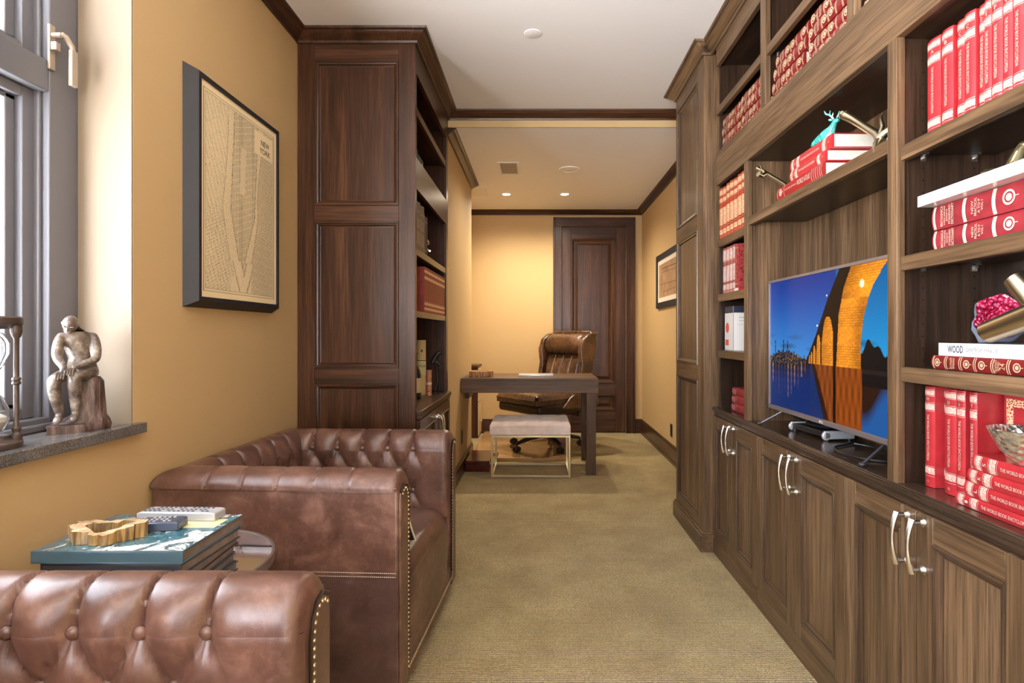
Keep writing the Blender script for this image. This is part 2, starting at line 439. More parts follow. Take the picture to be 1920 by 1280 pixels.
# espagnolette handle
b = MB(); yh = 1.66
b.box(-1.41, -1.402, 1.632, 1.652, 1.93, 2.06); b.cyl((-1.402, 1.642, 2.03), (-1.375, 1.642, 2.03), .008)
b.box(-1.402, -1.385, 1.634, 1.650, 1.985, 2.01)
b.tube([(-1.378, 1.642, 2.035), (-1.372, 1.652, 2.03), (-1.368, 1.668, 2.01), (-1.368, 1.672, 1.99)], .008, 8)
b.box(-1.374, -1.362, 1.662, 1.684, 1.895, 2.0)
b.build('handle', plain('champagne_metal', srgb(178, 164, 150), .35, .4), win, bevel=.002)
m = NT('polished_grey_granite'); v = m.coord()
n1 = m.noise(v, 420, 4, .7); n2 = m.noise(v, 9, 4, .6)
c = m.ramp(n1, [(.38, srgb(40, 38, 40)), (.52, srgb(98, 94, 92)), (.66, srgb(150, 146, 140))])
GRAN = m.set(Base_Color=m.mix(.35, c, m.ramp(n2, [(.35, srgb(60, 56, 56)), (.65, srgb(120, 116, 112))])), Roughness=.07)
for i, (y0, y1) in enumerate(((WY0, WY1), (-2.6, -.1))):
    b = MB(); b.box(-1.41, XL, y0, y1, WZ0 - .03, WZ0); b.box(XL, -1.213, y0 - .02, y1 + .02, WZ0 - .03, WZ0)
    struct('window_sill_%d' % (i + 1), b, GRAN, bevel=.002)
root = bpy.data.objects.new('window_3', None); COL.objects.link(root); root['kind'] = 'structure'; root.location = (0, -3.35, .2); WM[root] = T(0, -3.35, .2)  # unseen back window, added as a source of fill light
b = MB()
for x0, x1 in ((-1.05, -.98), (-.03, .03), (.98, 1.05)): b.box(x0, x1, -3.42, -3.34, .2, 2.5)
for z0, z1 in ((.2, .27), (2.43, 2.5)): b.box(-.98, .98, -3.42, -3.34, z0, z1)
b.build('window_frame', FR, root, bevel=.004)
b = MB(); b.box(-.98, .98, -3.385, -3.38, .27, 2.43); b.build('pane', GLASS_T, root)
# neighbour's block wall outside
m = NT('white_block_masonry'); v = m.coord()
mp = m.n('ShaderNodeMapping'); mp.inputs['Rotation'].default_value = (pi / 2, 0, 0); m.l(v, mp.inputs['Vector'])
br = m.n('ShaderNodeTexBrick'); m.l(mp.outputs[0], br.inputs['Vector'])
br.inputs['Scale'].default_value = 1.0; br.inputs['Brick Width'].default_value = .4; br.inputs['Row Height'].default_value = .2; br.inputs['Mortar Size'].default_value = .006
br.inputs['Color1'].default_value = srgb(225, 225, 222); br.inputs['Color2'].default_value = srgb(205, 205, 203); br.inputs['Mortar'].default_value = srgb(120, 118, 116)
nz = m.noise(v, 60, 5, .8); c = m.mix(m.ramp(nz, [(.4, (.35, .35, .35, 1)), (.55, (0, 0, 0, 1))]), br.outputs['Color'], srgb(150, 148, 146))
m.set(Base_Color=c, Roughness=.9)
b = MB(); b.box(-9, -1.75, 5.3, 5.55, -2, 8); struct('wall_outside', b, m.mat)

# ceiling fittings
EM = NT('lamp_glow'); EM.set(Base_Color=(1, 1, 1, 1), Emission_Color=(1, .86, .66, 1), Emission_Strength=14.0); EM = EM.mat
for i, x in enumerate((-.332, .273)):
    t = thing('recessed_downlight', ('lit round recessed downlight in the office ceiling, nearer the left wall' if i == 0 else 'lit round recessed downlight in the office ceiling, in front of the dark door'), 'ceiling light', (x, 5.906, ZF), group='lit office downlights')
    b = MB(); b.lathe([(.040, -.001), (.044, -.004), (.056, -.004), (.060, 0)], (x, 5.906, ZF), 32, caps=False); b.build('trim_ring', WHITE, t)
    b = MB(); b.lathe([(0.0001, -.0015), (.041, -.0015)], (x, 5.906, ZF), 32, caps=False); b.build('lens', EM, t)
    d = bpy.data.lights.new('downlight', 'SPOT'); d.energy = 60; d.color = (1, .85, .64); d.spot_size = radians(158); d.spot_blend = 1.0; d.shadow_soft_size = .035
    o = bpy.data.objects.new('downlight', d); COL.objects.link(o); o.location = (x, 5.906, ZF - .02)
# extra spot lamp just below the office ceiling, with no fitting of its own
d = bpy.data.lights.new('downlight', 'SPOT'); d.energy = 22; d.color = (1, .85, .64); d.spot_size = radians(158); d.spot_blend = 1.0; d.shadow_soft_size = .035
o = bpy.data.objects.new('downlight', d); COL.objects.link(o); o.location = (-.03, 4.75, ZF - .02)
t = thing('ceiling_vent', 'small square louvred air vent in the office ceiling', 'vent', (-.2565, 4.98, ZF))
b = MB(); x0, x1, y0, y1 = -.35, -.163, 4.80, 5.16
b.box(x0, x0 + .022, y0, y1, ZF - .006, ZF); b.box(x1 - .022, x1, y0, y1, ZF - .006, ZF); b.box(x0 + .022, x1 - .022, y0, y0 + .022, ZF - .006, ZF); b.box(x0 + .022, x1 - .022, y1 - .022, y1, ZF - .006, ZF)
b.build('frame', WHITE, t, bevel=.001)
b = MB(); b.box(x0 + .022, x1 - .022, y0 + .022, y1 - .022, ZF - .002, ZF - .0005)
k = 0
GR = plain('vent_grey', srgb(118, 112, 112), .5)
nb = 14
for i in range(nb):
    xx = x0 + .024 + i * (x1 - x0 - .048) / (nb - 1); b.box(xx - .0022, xx + .0022, y0 + .022, y1 - .022, ZF - .006, ZF - .002, 1)
b.build('louvre', [GR, plain('vent_slat', srgb(190, 184, 180), .5)], t)
t = thing('ceiling_speaker', 'round white ceiling speaker between vent and right wall', 'speaker', (.272, 5.005, ZF))
b = MB(); b.lathe([(.0001, -.004), (.07, -.004), (.074, -.002), (.078, -.008), (.087, -.007), (.090, 0)], (.272, 5.005, ZF), 40, caps=False); b.build('grille', CEIL, t)
b = MB(); b.box(-.86, -.53, 5.63, 5.97, ZF - .005, ZF); b.build('ceiling_access_panel', WHITE, bevel=.001)
tag(bpy.data.objects['ceiling_access_panel'], 'flat square white access panel in the office ceiling near the left wall', 'panel')
b = MB(); b.lathe([(.0001, -.006), (.040, -.004), (.044, -.003), (.045, 0)], (-.029, 2.94, ZC), 32, caps=False); o = b.build('ceiling_cover', CEIL)
tag(o, 'small round white cover plate in the front ceiling', 'cover plate')
# outlets
def outlet(fn, lab):
    t = thing('wall_outlet', lab, 'outlet', fn(0, 0, 0))
    b = MB(fn); b.box(-.036, .036, -.058, .058, 0, .005); b.build('cover_plate', BLACK, t, bevel=.0015)
    b = MB(fn)
    for z in (-.024, .024):
        b.box(-.017, .017, z - .016, z + .016, .005, .008, 0)
        for s in (-.007, .007): b.box(s - .0015, s + .0015, z - .006, z + .006, .008, .0085, 1)
    b.build('socket', [BLACK, STEEL], t)
outlet(lambda u, v, w: (XA + w, 4.80 + u, .30 + v), 'black wall outlet low on the left wall beside the desk')
outlet(lambda u, v, w: (XR - w, 5.20 + u, .285 + v), 'black wall outlet low on the right wall under the small picture')
# ================================================================ built-in joinery
F = .935                       # front plane of the right bookcase
XB = 1.214                     # its back
FRt = lambda u, v, w: (F - w, u, v)
def mats_r(): return [RZ, RY, RX]
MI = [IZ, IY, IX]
GZ, GY = [wood('glazed_moulding_grain_' + a, i, (.020, .011, .007, 1), (.075, .042, .023, 1), (.15, .09, .05, 1), .3, .3) for i, a in ((2, 'z'), (1, 'y'))]
RG = [(0, 0), (.0015, .004), (.006, .004), (.008, -.002), (.014, -.004), (.020, -.010), (.024, -.010)]
def panel_door(b, u0, u1, v0, v1, st, t=.02, top=None, w0=0, opn=None):
    """frame and panel front; m0 vertical grain, m1 horizontal grain"""
    top = top or st
    b.box(u0, u0 + st, v0, v1, w0, w0 + t, 0); b.box(u1 - st, u1, v0, v1, w0, w0 + t, 0)
    b.box(u0 + st, u1 - st, v0, v0 + st, w0, w0 + t, 1); b.box(u0 + st, u1 - st, v1 - top, v1, w0, w0 + t, 1)
def handle(fn, parent, u, v, L=.115, out=.03, name='handle', w0=.02):
    b = MB(fn); h = L / 2
    for s in (-1, 1):
        M = None
        b.cyl((u, v + s * h, w0), (u, v + s * h, w0 + .003), .012, n=16); b.cyl((u, v + s * h, w0 + .003), (u, v + s * h, w0 + .012), .010, .006, n=16)
        b.cyl((u, v + s * h, w0 + .010), (u, v + s * h, w0 + out), .006, .0055, n=12)
    pts = []; 
    for i in range(13):
        q = -1 + 2 * i / 12; pts.append((u, v + q * (h + .008), w0 + out + .012 * (1 - q * q)))
    b.tube(pts, [.0045 + .003 * (abs(-1 + 2 * i / 12)) for i in range(13)], 8)
    return b.build(name, NICKEL, parent)

bc = thing('built_in_bookcase', 'tall walnut built-in bookcase with television niche along the right wall', 'bookcase', (F, 1.9, .78))
ZB, ZT = .779, ZC - .0
Y0, Y1 = 0.98, 2.992           # near and far end
# stiles: full height ones and partial ones
def stile(y0, y1, z0, z1):
    b = MB(FRt); b.box(y0, y1, z0, z1, -.022, 0, 0); return b.build('stile', mats_r(), bc, bevel=.0015)
RT, RB = H + .9435, H + .7735
stile(2.344, 2.398, RT, H + 1.40); stile(1.684, 1.726, RT, H + 1.40); stile(.70, .745, RT, H + 1.40)
stile(2.545, 2.588, ZB, RB); stile(1.4845, 1.525, ZB, RB); stile(.70, .745, ZB, RB)
b = MB(FRt); b.box(.70, Y1, RB, RT, -.022, 0, 1); b.build('middle_rail', mats_r(), bc, bevel=.0015)
b = MB(FRt); b.box(.70, Y1, H + 1.40, ZC - .05, -.022, 0, 1); b.build('top_rail', mats_r(), bc, bevel=.0015)
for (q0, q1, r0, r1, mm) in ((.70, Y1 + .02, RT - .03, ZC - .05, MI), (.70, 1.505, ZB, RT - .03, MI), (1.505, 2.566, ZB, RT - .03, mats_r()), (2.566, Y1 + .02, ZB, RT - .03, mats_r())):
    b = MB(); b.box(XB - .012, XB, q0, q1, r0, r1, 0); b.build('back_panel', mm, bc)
def divider(y, z0, z1, t=.02, mm=None):
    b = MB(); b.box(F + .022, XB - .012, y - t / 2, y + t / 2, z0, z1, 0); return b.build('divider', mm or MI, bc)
for y in (2.371, 1.705): divider(y, RT - .03, H + 1.42)
divider(2.5665, ZB, RB, mm=mats_r()); divider(1.5047, ZB, RB)
divider(.71, ZB, ZC - .05); divider(Y1 + .008, ZB, ZC - .05)
def shelf(y0, y1, zt, th, xf=None, name='shelf'):
    xf = F + .004 if xf is None else xf
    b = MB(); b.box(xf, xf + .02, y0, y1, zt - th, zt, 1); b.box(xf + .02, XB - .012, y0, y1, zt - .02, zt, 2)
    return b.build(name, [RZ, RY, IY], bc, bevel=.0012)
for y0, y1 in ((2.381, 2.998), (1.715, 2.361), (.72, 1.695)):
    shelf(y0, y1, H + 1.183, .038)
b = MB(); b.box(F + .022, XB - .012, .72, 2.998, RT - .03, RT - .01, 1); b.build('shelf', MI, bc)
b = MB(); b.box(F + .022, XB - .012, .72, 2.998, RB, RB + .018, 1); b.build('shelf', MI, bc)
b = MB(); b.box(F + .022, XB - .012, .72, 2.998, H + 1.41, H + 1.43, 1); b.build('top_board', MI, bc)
SH_N = shelf(1.5147, 2.5565, H + .5213, .038)
FARZ = (H + .488, H + .203, H - .087); NEARZ = (H + .489, H + .2013, H - .087)
for z in FARZ: shelf(2.5765, 2.984, z, .038, F + .006)
for z in NEARZ: shelf(.72, 1.4947, z, .038, F + .012)
# shelf pins and peg holes
HOLE = plain('peg_hole', (.004, .003, .003, 1), .9)
b = MB()
for (yc, s) in ((1.4947, -1), (2.984, -1)):
    for xh in (F + .075, F + .21):
        for i in range(38):
            z = ZB + .10 + i * .0315
            if z > RB - .05: break
            b.cyl((xh, yc - .0002, z), (xh, yc - .0008, z), .0028, n=8)
b.build('peg_holes', HOLE, bc)['kind'] = 'stuff'
def pin(x, y, z, s):
    b = MB(); b.cyl((x, y, z - .008), (x, y + s * .012, z - .008), .003, n=8); b.box(x - .007, x + .007, min(y, y + s * .016), max(y, y + s * .016), z - .003, z); b.box(x - .007, x + .007, min(y, y + s * .002), max(y, y + s * .002), z - .018, z)
    b.build('shelf_pin', NICKEL, bc)
for z, th in ((NEARZ[0], .02), (NEARZ[1], .02)):
    for x in (F + .075, F + .21): pin(x, 1.4947, z - .02, -1)
for y in (2.361, 2.998): pin(F + .06, y, H + 1.183 - .02, -1)
# crown on the bookcase
b = MB(); crown(b, [(F, .70), (F, 3.05)], ZC, side=1); b.build('crown_moulding', mats_r()[1], bc)

# base cabinets
CTZ, CTY = [wood('counter_walnut_grain_' + a, i, (.016, .010, .007, 1), (.055, .033, .021, 1), (.105, .066, .042, 1), .20, .3) for i, a in ((2, 'z'), (1, 'y'))]
wt = thing('countertop', 'dark walnut counter running below the television and the shelves', 'countertop', (F, 2.0, ZB))
b = MB(); b.box(F, XB, .40, 3.052, ZB - .022, ZB, 1); b.box(F + .008, XB, .40, 3.052, ZB - .045, ZB - .022, 1)
b.box(F - .004, F + .006, .40, 3.052, ZB - .018, ZB - .004, 1)
b.build('counter_board', [CTZ, CTY], wt, bevel=.002)
DZ0, DZ1 = .080, ZB - .047
def base_cab(y0, y1, lab, splits, ends=(0, 0)):
    c = thing('base_cabinet', lab, 'cabinet', (F, (y0 + y1) / 2, 0), group='base cabinets under the counter')
    b = MB(); b.box(F + .020, XB, y0 + .001, y1 - .001, .0, DZ1, 0); b.build('carcass', mats_r(), c)
    b = MB(); b.box(F - .0, F + .02, y0, y1, 0, .078, 1); b.build('plinth', mats_r(), c, bevel=.0015)
    ym = splits
    for a0, a1, hs in ((y0, ym, -1), (ym, y1, 1)):
        u0, u1 = a0 + .0015, a1 - .0015
        fn = lambda u, v, w: (F + .020 - w, u, v)
        st = .058
        b = MB(fn); panel_door(b, u0, u1, DZ0, DZ1, st, .02, .062)
        d = b.build('door', mats_r(), c, bevel=.0012)
        b = MB(fn); b.rings(u0 + st, u1 - st, DZ0 + st, DZ1 - .062, [(a, .02 + h) for a, h in RG], (0, 1), fm=2); b.build('panel', [GZ, GY, RZ], d)
        hu = (a1 - .030) if a1 == ym else (a0 + .030)
        handle(fn, d, hu, .655)
    return c
base_cab(2.433, 3.045, 'farthest walnut base cabinet, beside the tall panelled cabinet', 2.748)
base_cab(1.737, 2.433, 'walnut two-door base cabinet directly under the television', 2.085)
base_cab(1.08, 1.737, 'nearest fully shown walnut base cabinet, under the stacked red books', 1.408)
base_cab(.42, 1.08, 'walnut base cabinet at the right picture edge, closest to the viewer', .75)

# tall panelled cabinet at the end of the run
tf, ty0, ty1 = .888, 3.058, 3.667
tc = thing('tall_cabinet', 'tall panelled walnut cabinet projecting at the far end of the bookcase', 'cabinet', (tf, 3.36, 0))
b = MB(); b.box(tf + .014, XB, ty0, ty1, 0, ZC - .03, 0); b.build('carcass', mats_r(), tc, bevel=.001)
def tall_front(fn, parent, u0, u1, sl, sr, zs, mats, ztop):
    b = MB(fn)
    b.box(u0, u0 + sl, 0, ztop, 0, .014, 0); b.box(u1 - sr, u1, 0, ztop, 0, .014, 0)
    zz = [0] + [z for p in zs for z in p] + [ztop]
    for i in range(0, len(zz), 2): b.box(u0 + sl, u1 - sr, zz[i], zz[i + 1], 0, .014, 1)
    b.build('face_frame', mats, parent, bevel=.001)
    for z0, z1 in zs:
        b = MB(fn); b.rings(u0 + sl, u1 - sr, z0, z1, [(0, .014), (.002, .019), (.009, .019), (.011, .014), (.018, .012), (.024, .004), (.030, .003)], (2, 3), fm=0); b.build('panel', list(mats[:2]) + ([GZ, GY] if mats[0] is RZ else [WZ, WX]), parent)
PZ = [(.153, .911), (.993, 1.748), (1.829, 2.576)]
tall_front(lambda u, v, w: (tf + .014 - w, u, v), tc, ty0, ty1, .112, .043, PZ, [RZ, RY], ZC - .05)
b = MB(); b.box(tf - .020, XB, ty0 - .020, ty1 + .004, 0, .092, 1); b.box(tf - .012, XB, ty0 - .012, ty1 + .002, .092, .104, 1); b.build('plinth', [RZ, RY], tc, bevel=.003)
b = MB(); crown(b, [(F + .0, ty0), (tf, ty0), (tf, ty1), (XB, ty1)], ZC, side=1, sc=1.02); b.build('crown_moulding', [RY], tc)

# ---------------------------------------------------------------- left bookcase
LX = -.634; LY0, LY1 = 2.93, 3.985
lb = thing('built_in_bookcase', 'dark walnut bookcase with panelled end standing against the left wall', 'bookcase', (-.93, 3.45, 0))
ML = [WZ, WY, WX]
fnE = lambda u, v, w: (u, LY0 + .014 - w, v)
b = MB(); b.box(XL + .003, LX - .02, LY0 + .014, LY0 + .034, 0, ZC - .03, 0); b.build('end_panel', ML, lb)
tall_front(fnE, lb, XL + .003, LX, .087, .0855, PZ, [WZ, WX], ZC - .05)
fnL = lambda u, v, w: (LX + w, u, v)
b = MB(fnL); b.box(LY0 + .014, LY0 + .034, .766, ZC - .05, -.02, 0, 0); b.build('stile', ML, lb, bevel=.001)
b = MB(fnL); b.box(3.915, LY1, .766, ZC - .05, -.02, 0, 0); b.build('stile', ML, lb, bevel=.001)
b = MB(); b.box(XL + .003, LX - .02, LY1 - .03, LY1 - .005, 0, ZC - .03, 0); b.build('end_panel', ML, lb)
b = MB(); b.box(XL + .003, XL + .015, LY0 + .03, LY1 - .03, 0, ZC - .03, 0); b.build('back_panel', ML, lb)
b = MB(fnL); b.box(LY0 + .034, 3.915, H + 1.354, ZC - .05, -.02, 0, 1); b.build('top_rail', ML, lb)
b = MB(fnL); b.box(LY0 + .034, 3.915, H + .754, H + .917, -.02, 0, 1); b.build('middle_rail', ML, lb, bevel=.001)
for zt, th in ((H + 1.185, .04), (H + .4477, .036), (H + .119, .034)):
    b = MB(fnL); b.box(LY0 + .034, 3.93, zt - th, zt, -.024, -.004, 1); b.box(LY0 + .034, 3.955, zt - .02, zt, XL + .015 - LX, -.024, 1); b.build('shelf', ML, lb, bevel=.001)
b = MB(fnL); b.box(LY0 + .034, 3.955, H + .895, H + .915, XL + .015 - LX, -.02, 1); b.build('shelf', ML, lb)
b = MB(fnL); b.box(LY0 + .034, 3.955, H + 1.40, H + 1.42, XL + .015 - LX, -.02, 1); b.build('top_board', ML, lb)
b = MB(); b.box(XL + .015, LX + .026, LY0 + .03, 3.975, .742, .766, 1); b.box(XL + .015, LX + .018, LY0 + .03, 3.97, .722, .742, 1); b.build('counter_board', ML, lb, bevel=.002)
b = MB(); crown(b, [(XL, LY0), (LX, LY0), (LX, LY1 - .003)], ZC, side=-1, sc=1.05); b.build('crown_moulding', [WY], lb)
b = MB(); b.box(XL + .015, LX - .0, LY0 + .036, 3.96, .0, .72, 0); b.build('carcass', ML, lb)
fnD = lambda u, v, w: (LX + w, u, v)
for a0, a1, hs in ((2.955, 3.437, 1), (3.437, 3.945, -1)):
    b = MB(fnD); panel_door(b, a0 + .0015, a1 - .0015, .12, .718, .06, .02); d = b.build('door', ML, lb, bevel=.0012)
    b = MB(fnD); b.rings(a0 + .0615, a1 - .0615, .18, .658, [(a, .02 + h) for a, h in RG], (0, 1)); b.build('panel', [WZ, WY], d)
    handle(fnD, d, (a1 - .03) if hs > 0 else (a0 + .03), .61)
b = MB(); b.box(XL + .003, LX + .012, LY0 - .012, LY0 + .016, 0, .10, 1); b.box(LX - .02, LX + .016, LY0 + .016, 3.97, 0, .10, 1); b.build('plinth', ML, lb, bevel=.002)
# ================================================================ seating
def arm_profile(w):
    """inner wall of the armrest / back: (outward offset, height) densely sampled"""
    key = [(0, .36), (0, .62), (.002, .655), (.008, .685), (.020, .706), (.042, .718), (.066, .7205), (.086, .716), (.100, .705), (.108, .692), (.110, .678)]
    P = [Vector(k) for k in key]; out = []
    for i in range(len(P) - 1):
        a = P[max(0, i - 1)]; p, q = P[i], P[i + 1]; d = P[min(len(P) - 1, i + 2)]
        n = 20 if i == 0 else 4
        for k in range(n):
            t = k / n
            if i == 0: out.append(p.lerp(q, t)); continue
            out.append(.5 * ((2 * p) + (q - a) * t + (2 * a - 5 * p + 4 * q - d) * t * t + (3 * p - a - 3 * q + d) * t ** 3))
    out.append(P[-1]); return out
Z1, RH, SW = .658, .092, .1145
def puff(s, z, lev, s0, s1):
    """quilted swelling: creases along a diamond lattice below the top buttons, straight pleats above"""
    p = (s - s0) / SW; q = (Z1 - z) / (2 * RH)
    if z <= Z1: v = (abs(sin(pi * (p + q))) * abs(sin(pi * (p - q)))) ** .34; g = 1.0
    else:
        k = min(1, lev * 2.0); k = k * k * (3 - 2 * k); fp = abs(p - round(p)) * SW
        v = (1 - k) * abs(sin(pi * p)) ** .68 + k * (1 - .95 * math.exp(-(fp / .0038) ** 2)); w_ = min(1, lev * 1.2); g = 1 - .80 * w_ * w_ * (3 - 2 * w_)
    # beyond the outermost buttons the leather runs smooth
    e = 0.0
    if s < s0: e = min(1, (s0 - s) / (SW * .55))
    if s > s1: e = max(e, min(1, (s - s1) / (SW * .55)))
    v = v * (1 - e) + e * .93
    return v * g
PR = arm_profile(0)
LEN = [0]
for a_, b_ in zip(PR, PR[1:]): LEN.append(LEN[-1] + (b_ - a_).length)
iz = next(i for i, p in enumerate(PR) if p.y > Z1)
def pad(kind, sgn, s0, s1, L, mitre0, mitre1, place):
    """one padded wall. place(s, off, z): s along, off outward, z up"""
    b = MB(); ns = int(L / .0052); 
    nrm = []
    for i, p in enumerate(PR):
        t = (PR[min(i + 1, len(PR) - 1)] - PR[max(i - 1, 0)]).normalized(); nrm.append(Vector((-t.y, t.x)))
    lv = [max(0, (LEN[i] - LEN[iz]) / (LEN[-1] - LEN[iz])) for i in range(len(PR))]
    def pt(i, j):
        p = PR[j]; off = p.x
        a = -off if mitre0 else 0; c = L + (off if mitre1 else 0)
        s = a + (c - a) * i / ns
        h = .033 * puff(s, p.y, lv[j], s0, s1)
        if p.y < .43: h *= .6 + .4 * (p.y - .36) / .07
        # round over at the free front end
        rd = 0
        if not mitre0 and s < .035: rd = (1 - sqrt(max(0, 1 - ((.035 - s) / .035) ** 2)))
        q = p + nrm[j] * (h - .028 * rd)
        if rd and p.y > .66: q.y -= .016 * rd
        return place(s, q.x, q.y)
    v = [pt(i, j) for i in range(ns + 1) for j in range(len(PR))]
    w = len(PR)
    b.add(v, [(i * w + j, i * w + j + 1, (i + 1) * w + j + 1, (i + 1) * w + j) for i in range(ns) for j in range(w - 1)])
    if not mitre0: b.add([v[j] for j in range(w)], [tuple(range(w))])
    return b
LEATHER_L = leather('darker_plum_brown_leather', (.045, .022, .018, 1), (.085, .044, .036, 1), (.150, .088, .074, 1))
CW, CD, AT = .87, .80, .11     # width, depth, arm thickness
def club_chair(lab, M):
    t = thing('club_chair', lab, 'armchair', M=M, group='tufted leather club chairs')
    hw = CW / 2; yi = hw - AT
    def B(): b = MB(); b.fn = lambda x, y, z: M @ Vector((x, y, z)); return b
    def keep(b): return b
    # body panels
    b = B()
    for s in (-1, 1):
        y0, y1 = sorted((s * (yi + .01), s * hw)); b.box(-CD, -.004, y0, y1, .035, .684)
    b.box(-CD, -CD + AT, -yi - .01, yi + .01, .035, .684)
    b.box(-CD + .05, -.03, -yi, yi, .06, .30)
    b.build('body', LEATHER, t, bevel=.010, seg=3)
    for s in (1, -1):
        b = B(); y0, y1 = sorted((s * (hw - .01), s * (hw + .0004))); b.box(-CD + .004, -.008, y0, y1, .037, .417); b.build('lower_side_panel', LEATHER_L, t)
    # padded walls
    Li = CD - AT
    for s in (1, -1):
        b = pad('arm', s, .165, .165 + 4 * SW, Li, False, True, lambda a, o, z, s=s: (-a, s * (yi + o), z))
        b.fn = None; b.v = [M @ p for p in b.v]
        o = b.build('arm_padding', LEATHER, t, ang=80)
        bb = []
        for r in range(3):
            for k in range(5):
                ss = .165 + k * SW - (SW / 2 if r % 2 else 0); zz = Z1 - r * RH
                if ss > Li - .03: continue
                c = B(); c.ball((-ss, s * (yi - .009), zz), (.0125, .0085, .0125), 14, 8); c.build('button', LEATHER, o)
    b = pad('back', 1, .10, .10 + 4 * SW, 2 * yi, True, True, lambda a, o, z: (-(CD - AT) - o, -yi + a, z))
    b.v = [M @ p for p in b.v]
    o = b.build('back_padding', LEATHER, t, ang=80)
    for r in range(3):
        for k in range(5):
            ss = .10 + k * SW - (SW / 2 if r % 2 else 0)
            if ss < .03: continue
            c = B(); c.ball((-(CD - AT) + .009, -yi + ss, Z1 - r * RH), (.0085, .0125, .0125), 14, 8); c.build('button', LEATHER, o)
    # seat cushion, crowned and rolled over the front
    b = B(); n, k = 36, 30
    prof = []
    x0, x1 = -(CD - AT) + .02, .004
    def sp(u, v):
        y = (-1 + 2 * u) * (yi - .004); a = v
        # v runs: back top -> front top -> down the front
        pts = [(x0, .385), (x0 + .1, .405), (-.35, .418), (-.15, .414), (-.06, .405), (-.022, .385), (-.002, .345), (.004, .28), (.003, .20), (0, .12)]
        f = v * (len(pts) - 1); i = min(int(f), len(pts) - 2); q = f - i
        P = [Vector(p) for p in pts]; pa = P[max(0, i - 1)]; pb = P[i]; pc = P[i + 1]; pd = P[min(len(P) - 1, i + 2)]
        r = .5 * ((2 * pb) + (pc - pa) * q + (2 * pa - 5 * pb + 4 * pc - pd) * q * q + (3 * pb - pa - 3 * pc + pd) * q ** 3)
        ed = 1 - (abs(-1 + 2 * u)) ** 8
        return (r.x - .02 * (1 - ed) * (1 if r.x > -.05 else 0) + .004 * sin(9 * y) * (r.y < .35), y, r.y - .022 * (1 - ed) * (1 if r.y > .3 else 0) + .008 * (1 - (2 * u - 1) ** 2))
    b.grid(n, 54, sp); b.build('seat_cushion', LEATHER, t, ang=80)
    b = B(); b.box(-.05, 0.0, -yi - .006, yi + .006, .035, .14); b.build('front_rail', LEATHER, t, bevel=.008, seg=3)
    # front panels of the arms with their welt
    for s in (1, -1):
        b = B(); pr = [(yi + .018, .05), (yi + .018, .63), (yi + .026, .662), (yi + .045, .684), (yi + .07, .69), (hw - .008, .672), (hw - .004, .64), (hw - .004, .05)]
        b.prism([(s * y, z) for y, z in pr], -.004, .004, map=lambda y, z, x: (x, y, z)); b.build('arm_front', LEATHER, t, bevel=.003)
        b = B(); b.tube([(.003, s * (y), z) for y, z in [(yi + .016, .11), (yi + .016, .63), (yi + .024, .664), (yi + .044, .687), (yi + .07, .693), (hw - .006, .676)]], .0035, 6); b.build('welt', LEATHER_D, t)
    # nail heads and stitching
    b = B()
    def run(pts, step):
        P = [Vector(p) for p in pts]; acc = 0
        for p, q in zip(P, P[1:]):
            L = (q - p).length; d = acc
            while d < L: b.ball(p.lerp(q, d / L), (.0032, .0042, .0042), 8, 4); d += step
            acc = d - L
    for s in (1, -1): run([(.005, s * (yi + .026), .09), (.005, s * (yi + .026), .63), (.005, s * (yi + .034), .660), (.005, s * (yi + .05), .676), (.005, s * (yi + .072), .680), (.005, s * (hw - .016), .664)], .0145)
    run([(.006, -yi - .02, .085), (.006, yi + .02, .085)], .0145)
    b.build('nailhead_trim', NAIL, t)
    for z, s in ((.425, 1), (.413, 1), (.425, -1), (.413, -1)):
        b = B()
        if 1:
            for i in range(120):
                x = -.012 - i * .0065; y = s * (hw + .0006); b.box(x - .004, x, min(y, y + s * .0008), max(y, y + s * .0008), z - .0009 + (0), z + .0009)
        b.build('stitching', THREAD, t)
    for s in (1, -1):
        b = B(); b.tube([(-.01, s * (hw - .001), .686), (-CD + .02, s * (hw - .001), .686)], .004, 6); b.build('top_welt', LEATHER, t)
    for x in (-.06, -CD + .06):
        for y in (-hw + .06, hw - .06):
            b = B(); b.cyl((x, y, .036), (x, y, 0), .026, .02, 16); b.build('foot', LEATHER_D, t)
    return t
M1 = T(-.4085, 2.20, 0) @ Rz(-3.0)
ch = club_chair('tufted brown leather club chair between the round side table and the panelled bookcase end', M1)
ch2 = dup(ch, T(-.402, 1.092 - CW / 2, 0) @ Rz(0), 'tufted brown leather club chair cropped by the lower left picture corner, closest to viewer')

# small pillow on the farther chair
m = NT('black_and_white_striped_cloth'); v = m.coord(); w = m.n('ShaderNodeTexWave', wave_type='BANDS', bands_direction='X'); m.l(v, w.inputs['Vector']); w.inputs['Scale'].default_value = 4.2; w.inputs['Distortion'].default_value = 1.5
PIL = m.set(Base_Color=m.ramp(w.outputs['Fac'], [(.62, (.012, .012, .014, 1)), (.68, srgb(214, 206, 184))]), Roughness=.85)
Mp = M1 @ T(-.178, -.222, .555) @ Matrix.Rotation(radians(-60), 4, 'X')
t = thing('throw_pillow', 'small black and cream striped pillow tucked behind the armrest of the farther club chair', 'pillow', M=Mp)
b = MB(); R_ = .15
def pil(s):
    def f(u, v):
        x = -1 + 2 * u; y = -1 + 2 * v; h = (max(0, (1 - x ** 4) * (1 - y ** 4))) ** .5
        k = 1 - .06 * (1 - abs(x)) * 0 - .05 * (y * y) * (1 - x * x) ; k2 = 1 - .05 * (x * x) * (1 - y * y)
        return (x * R_ * (1 - .07 * (1 - y * y)) , y * R_ * (1 - .07 * (1 - x * x)), s * .055 * h)
    return f
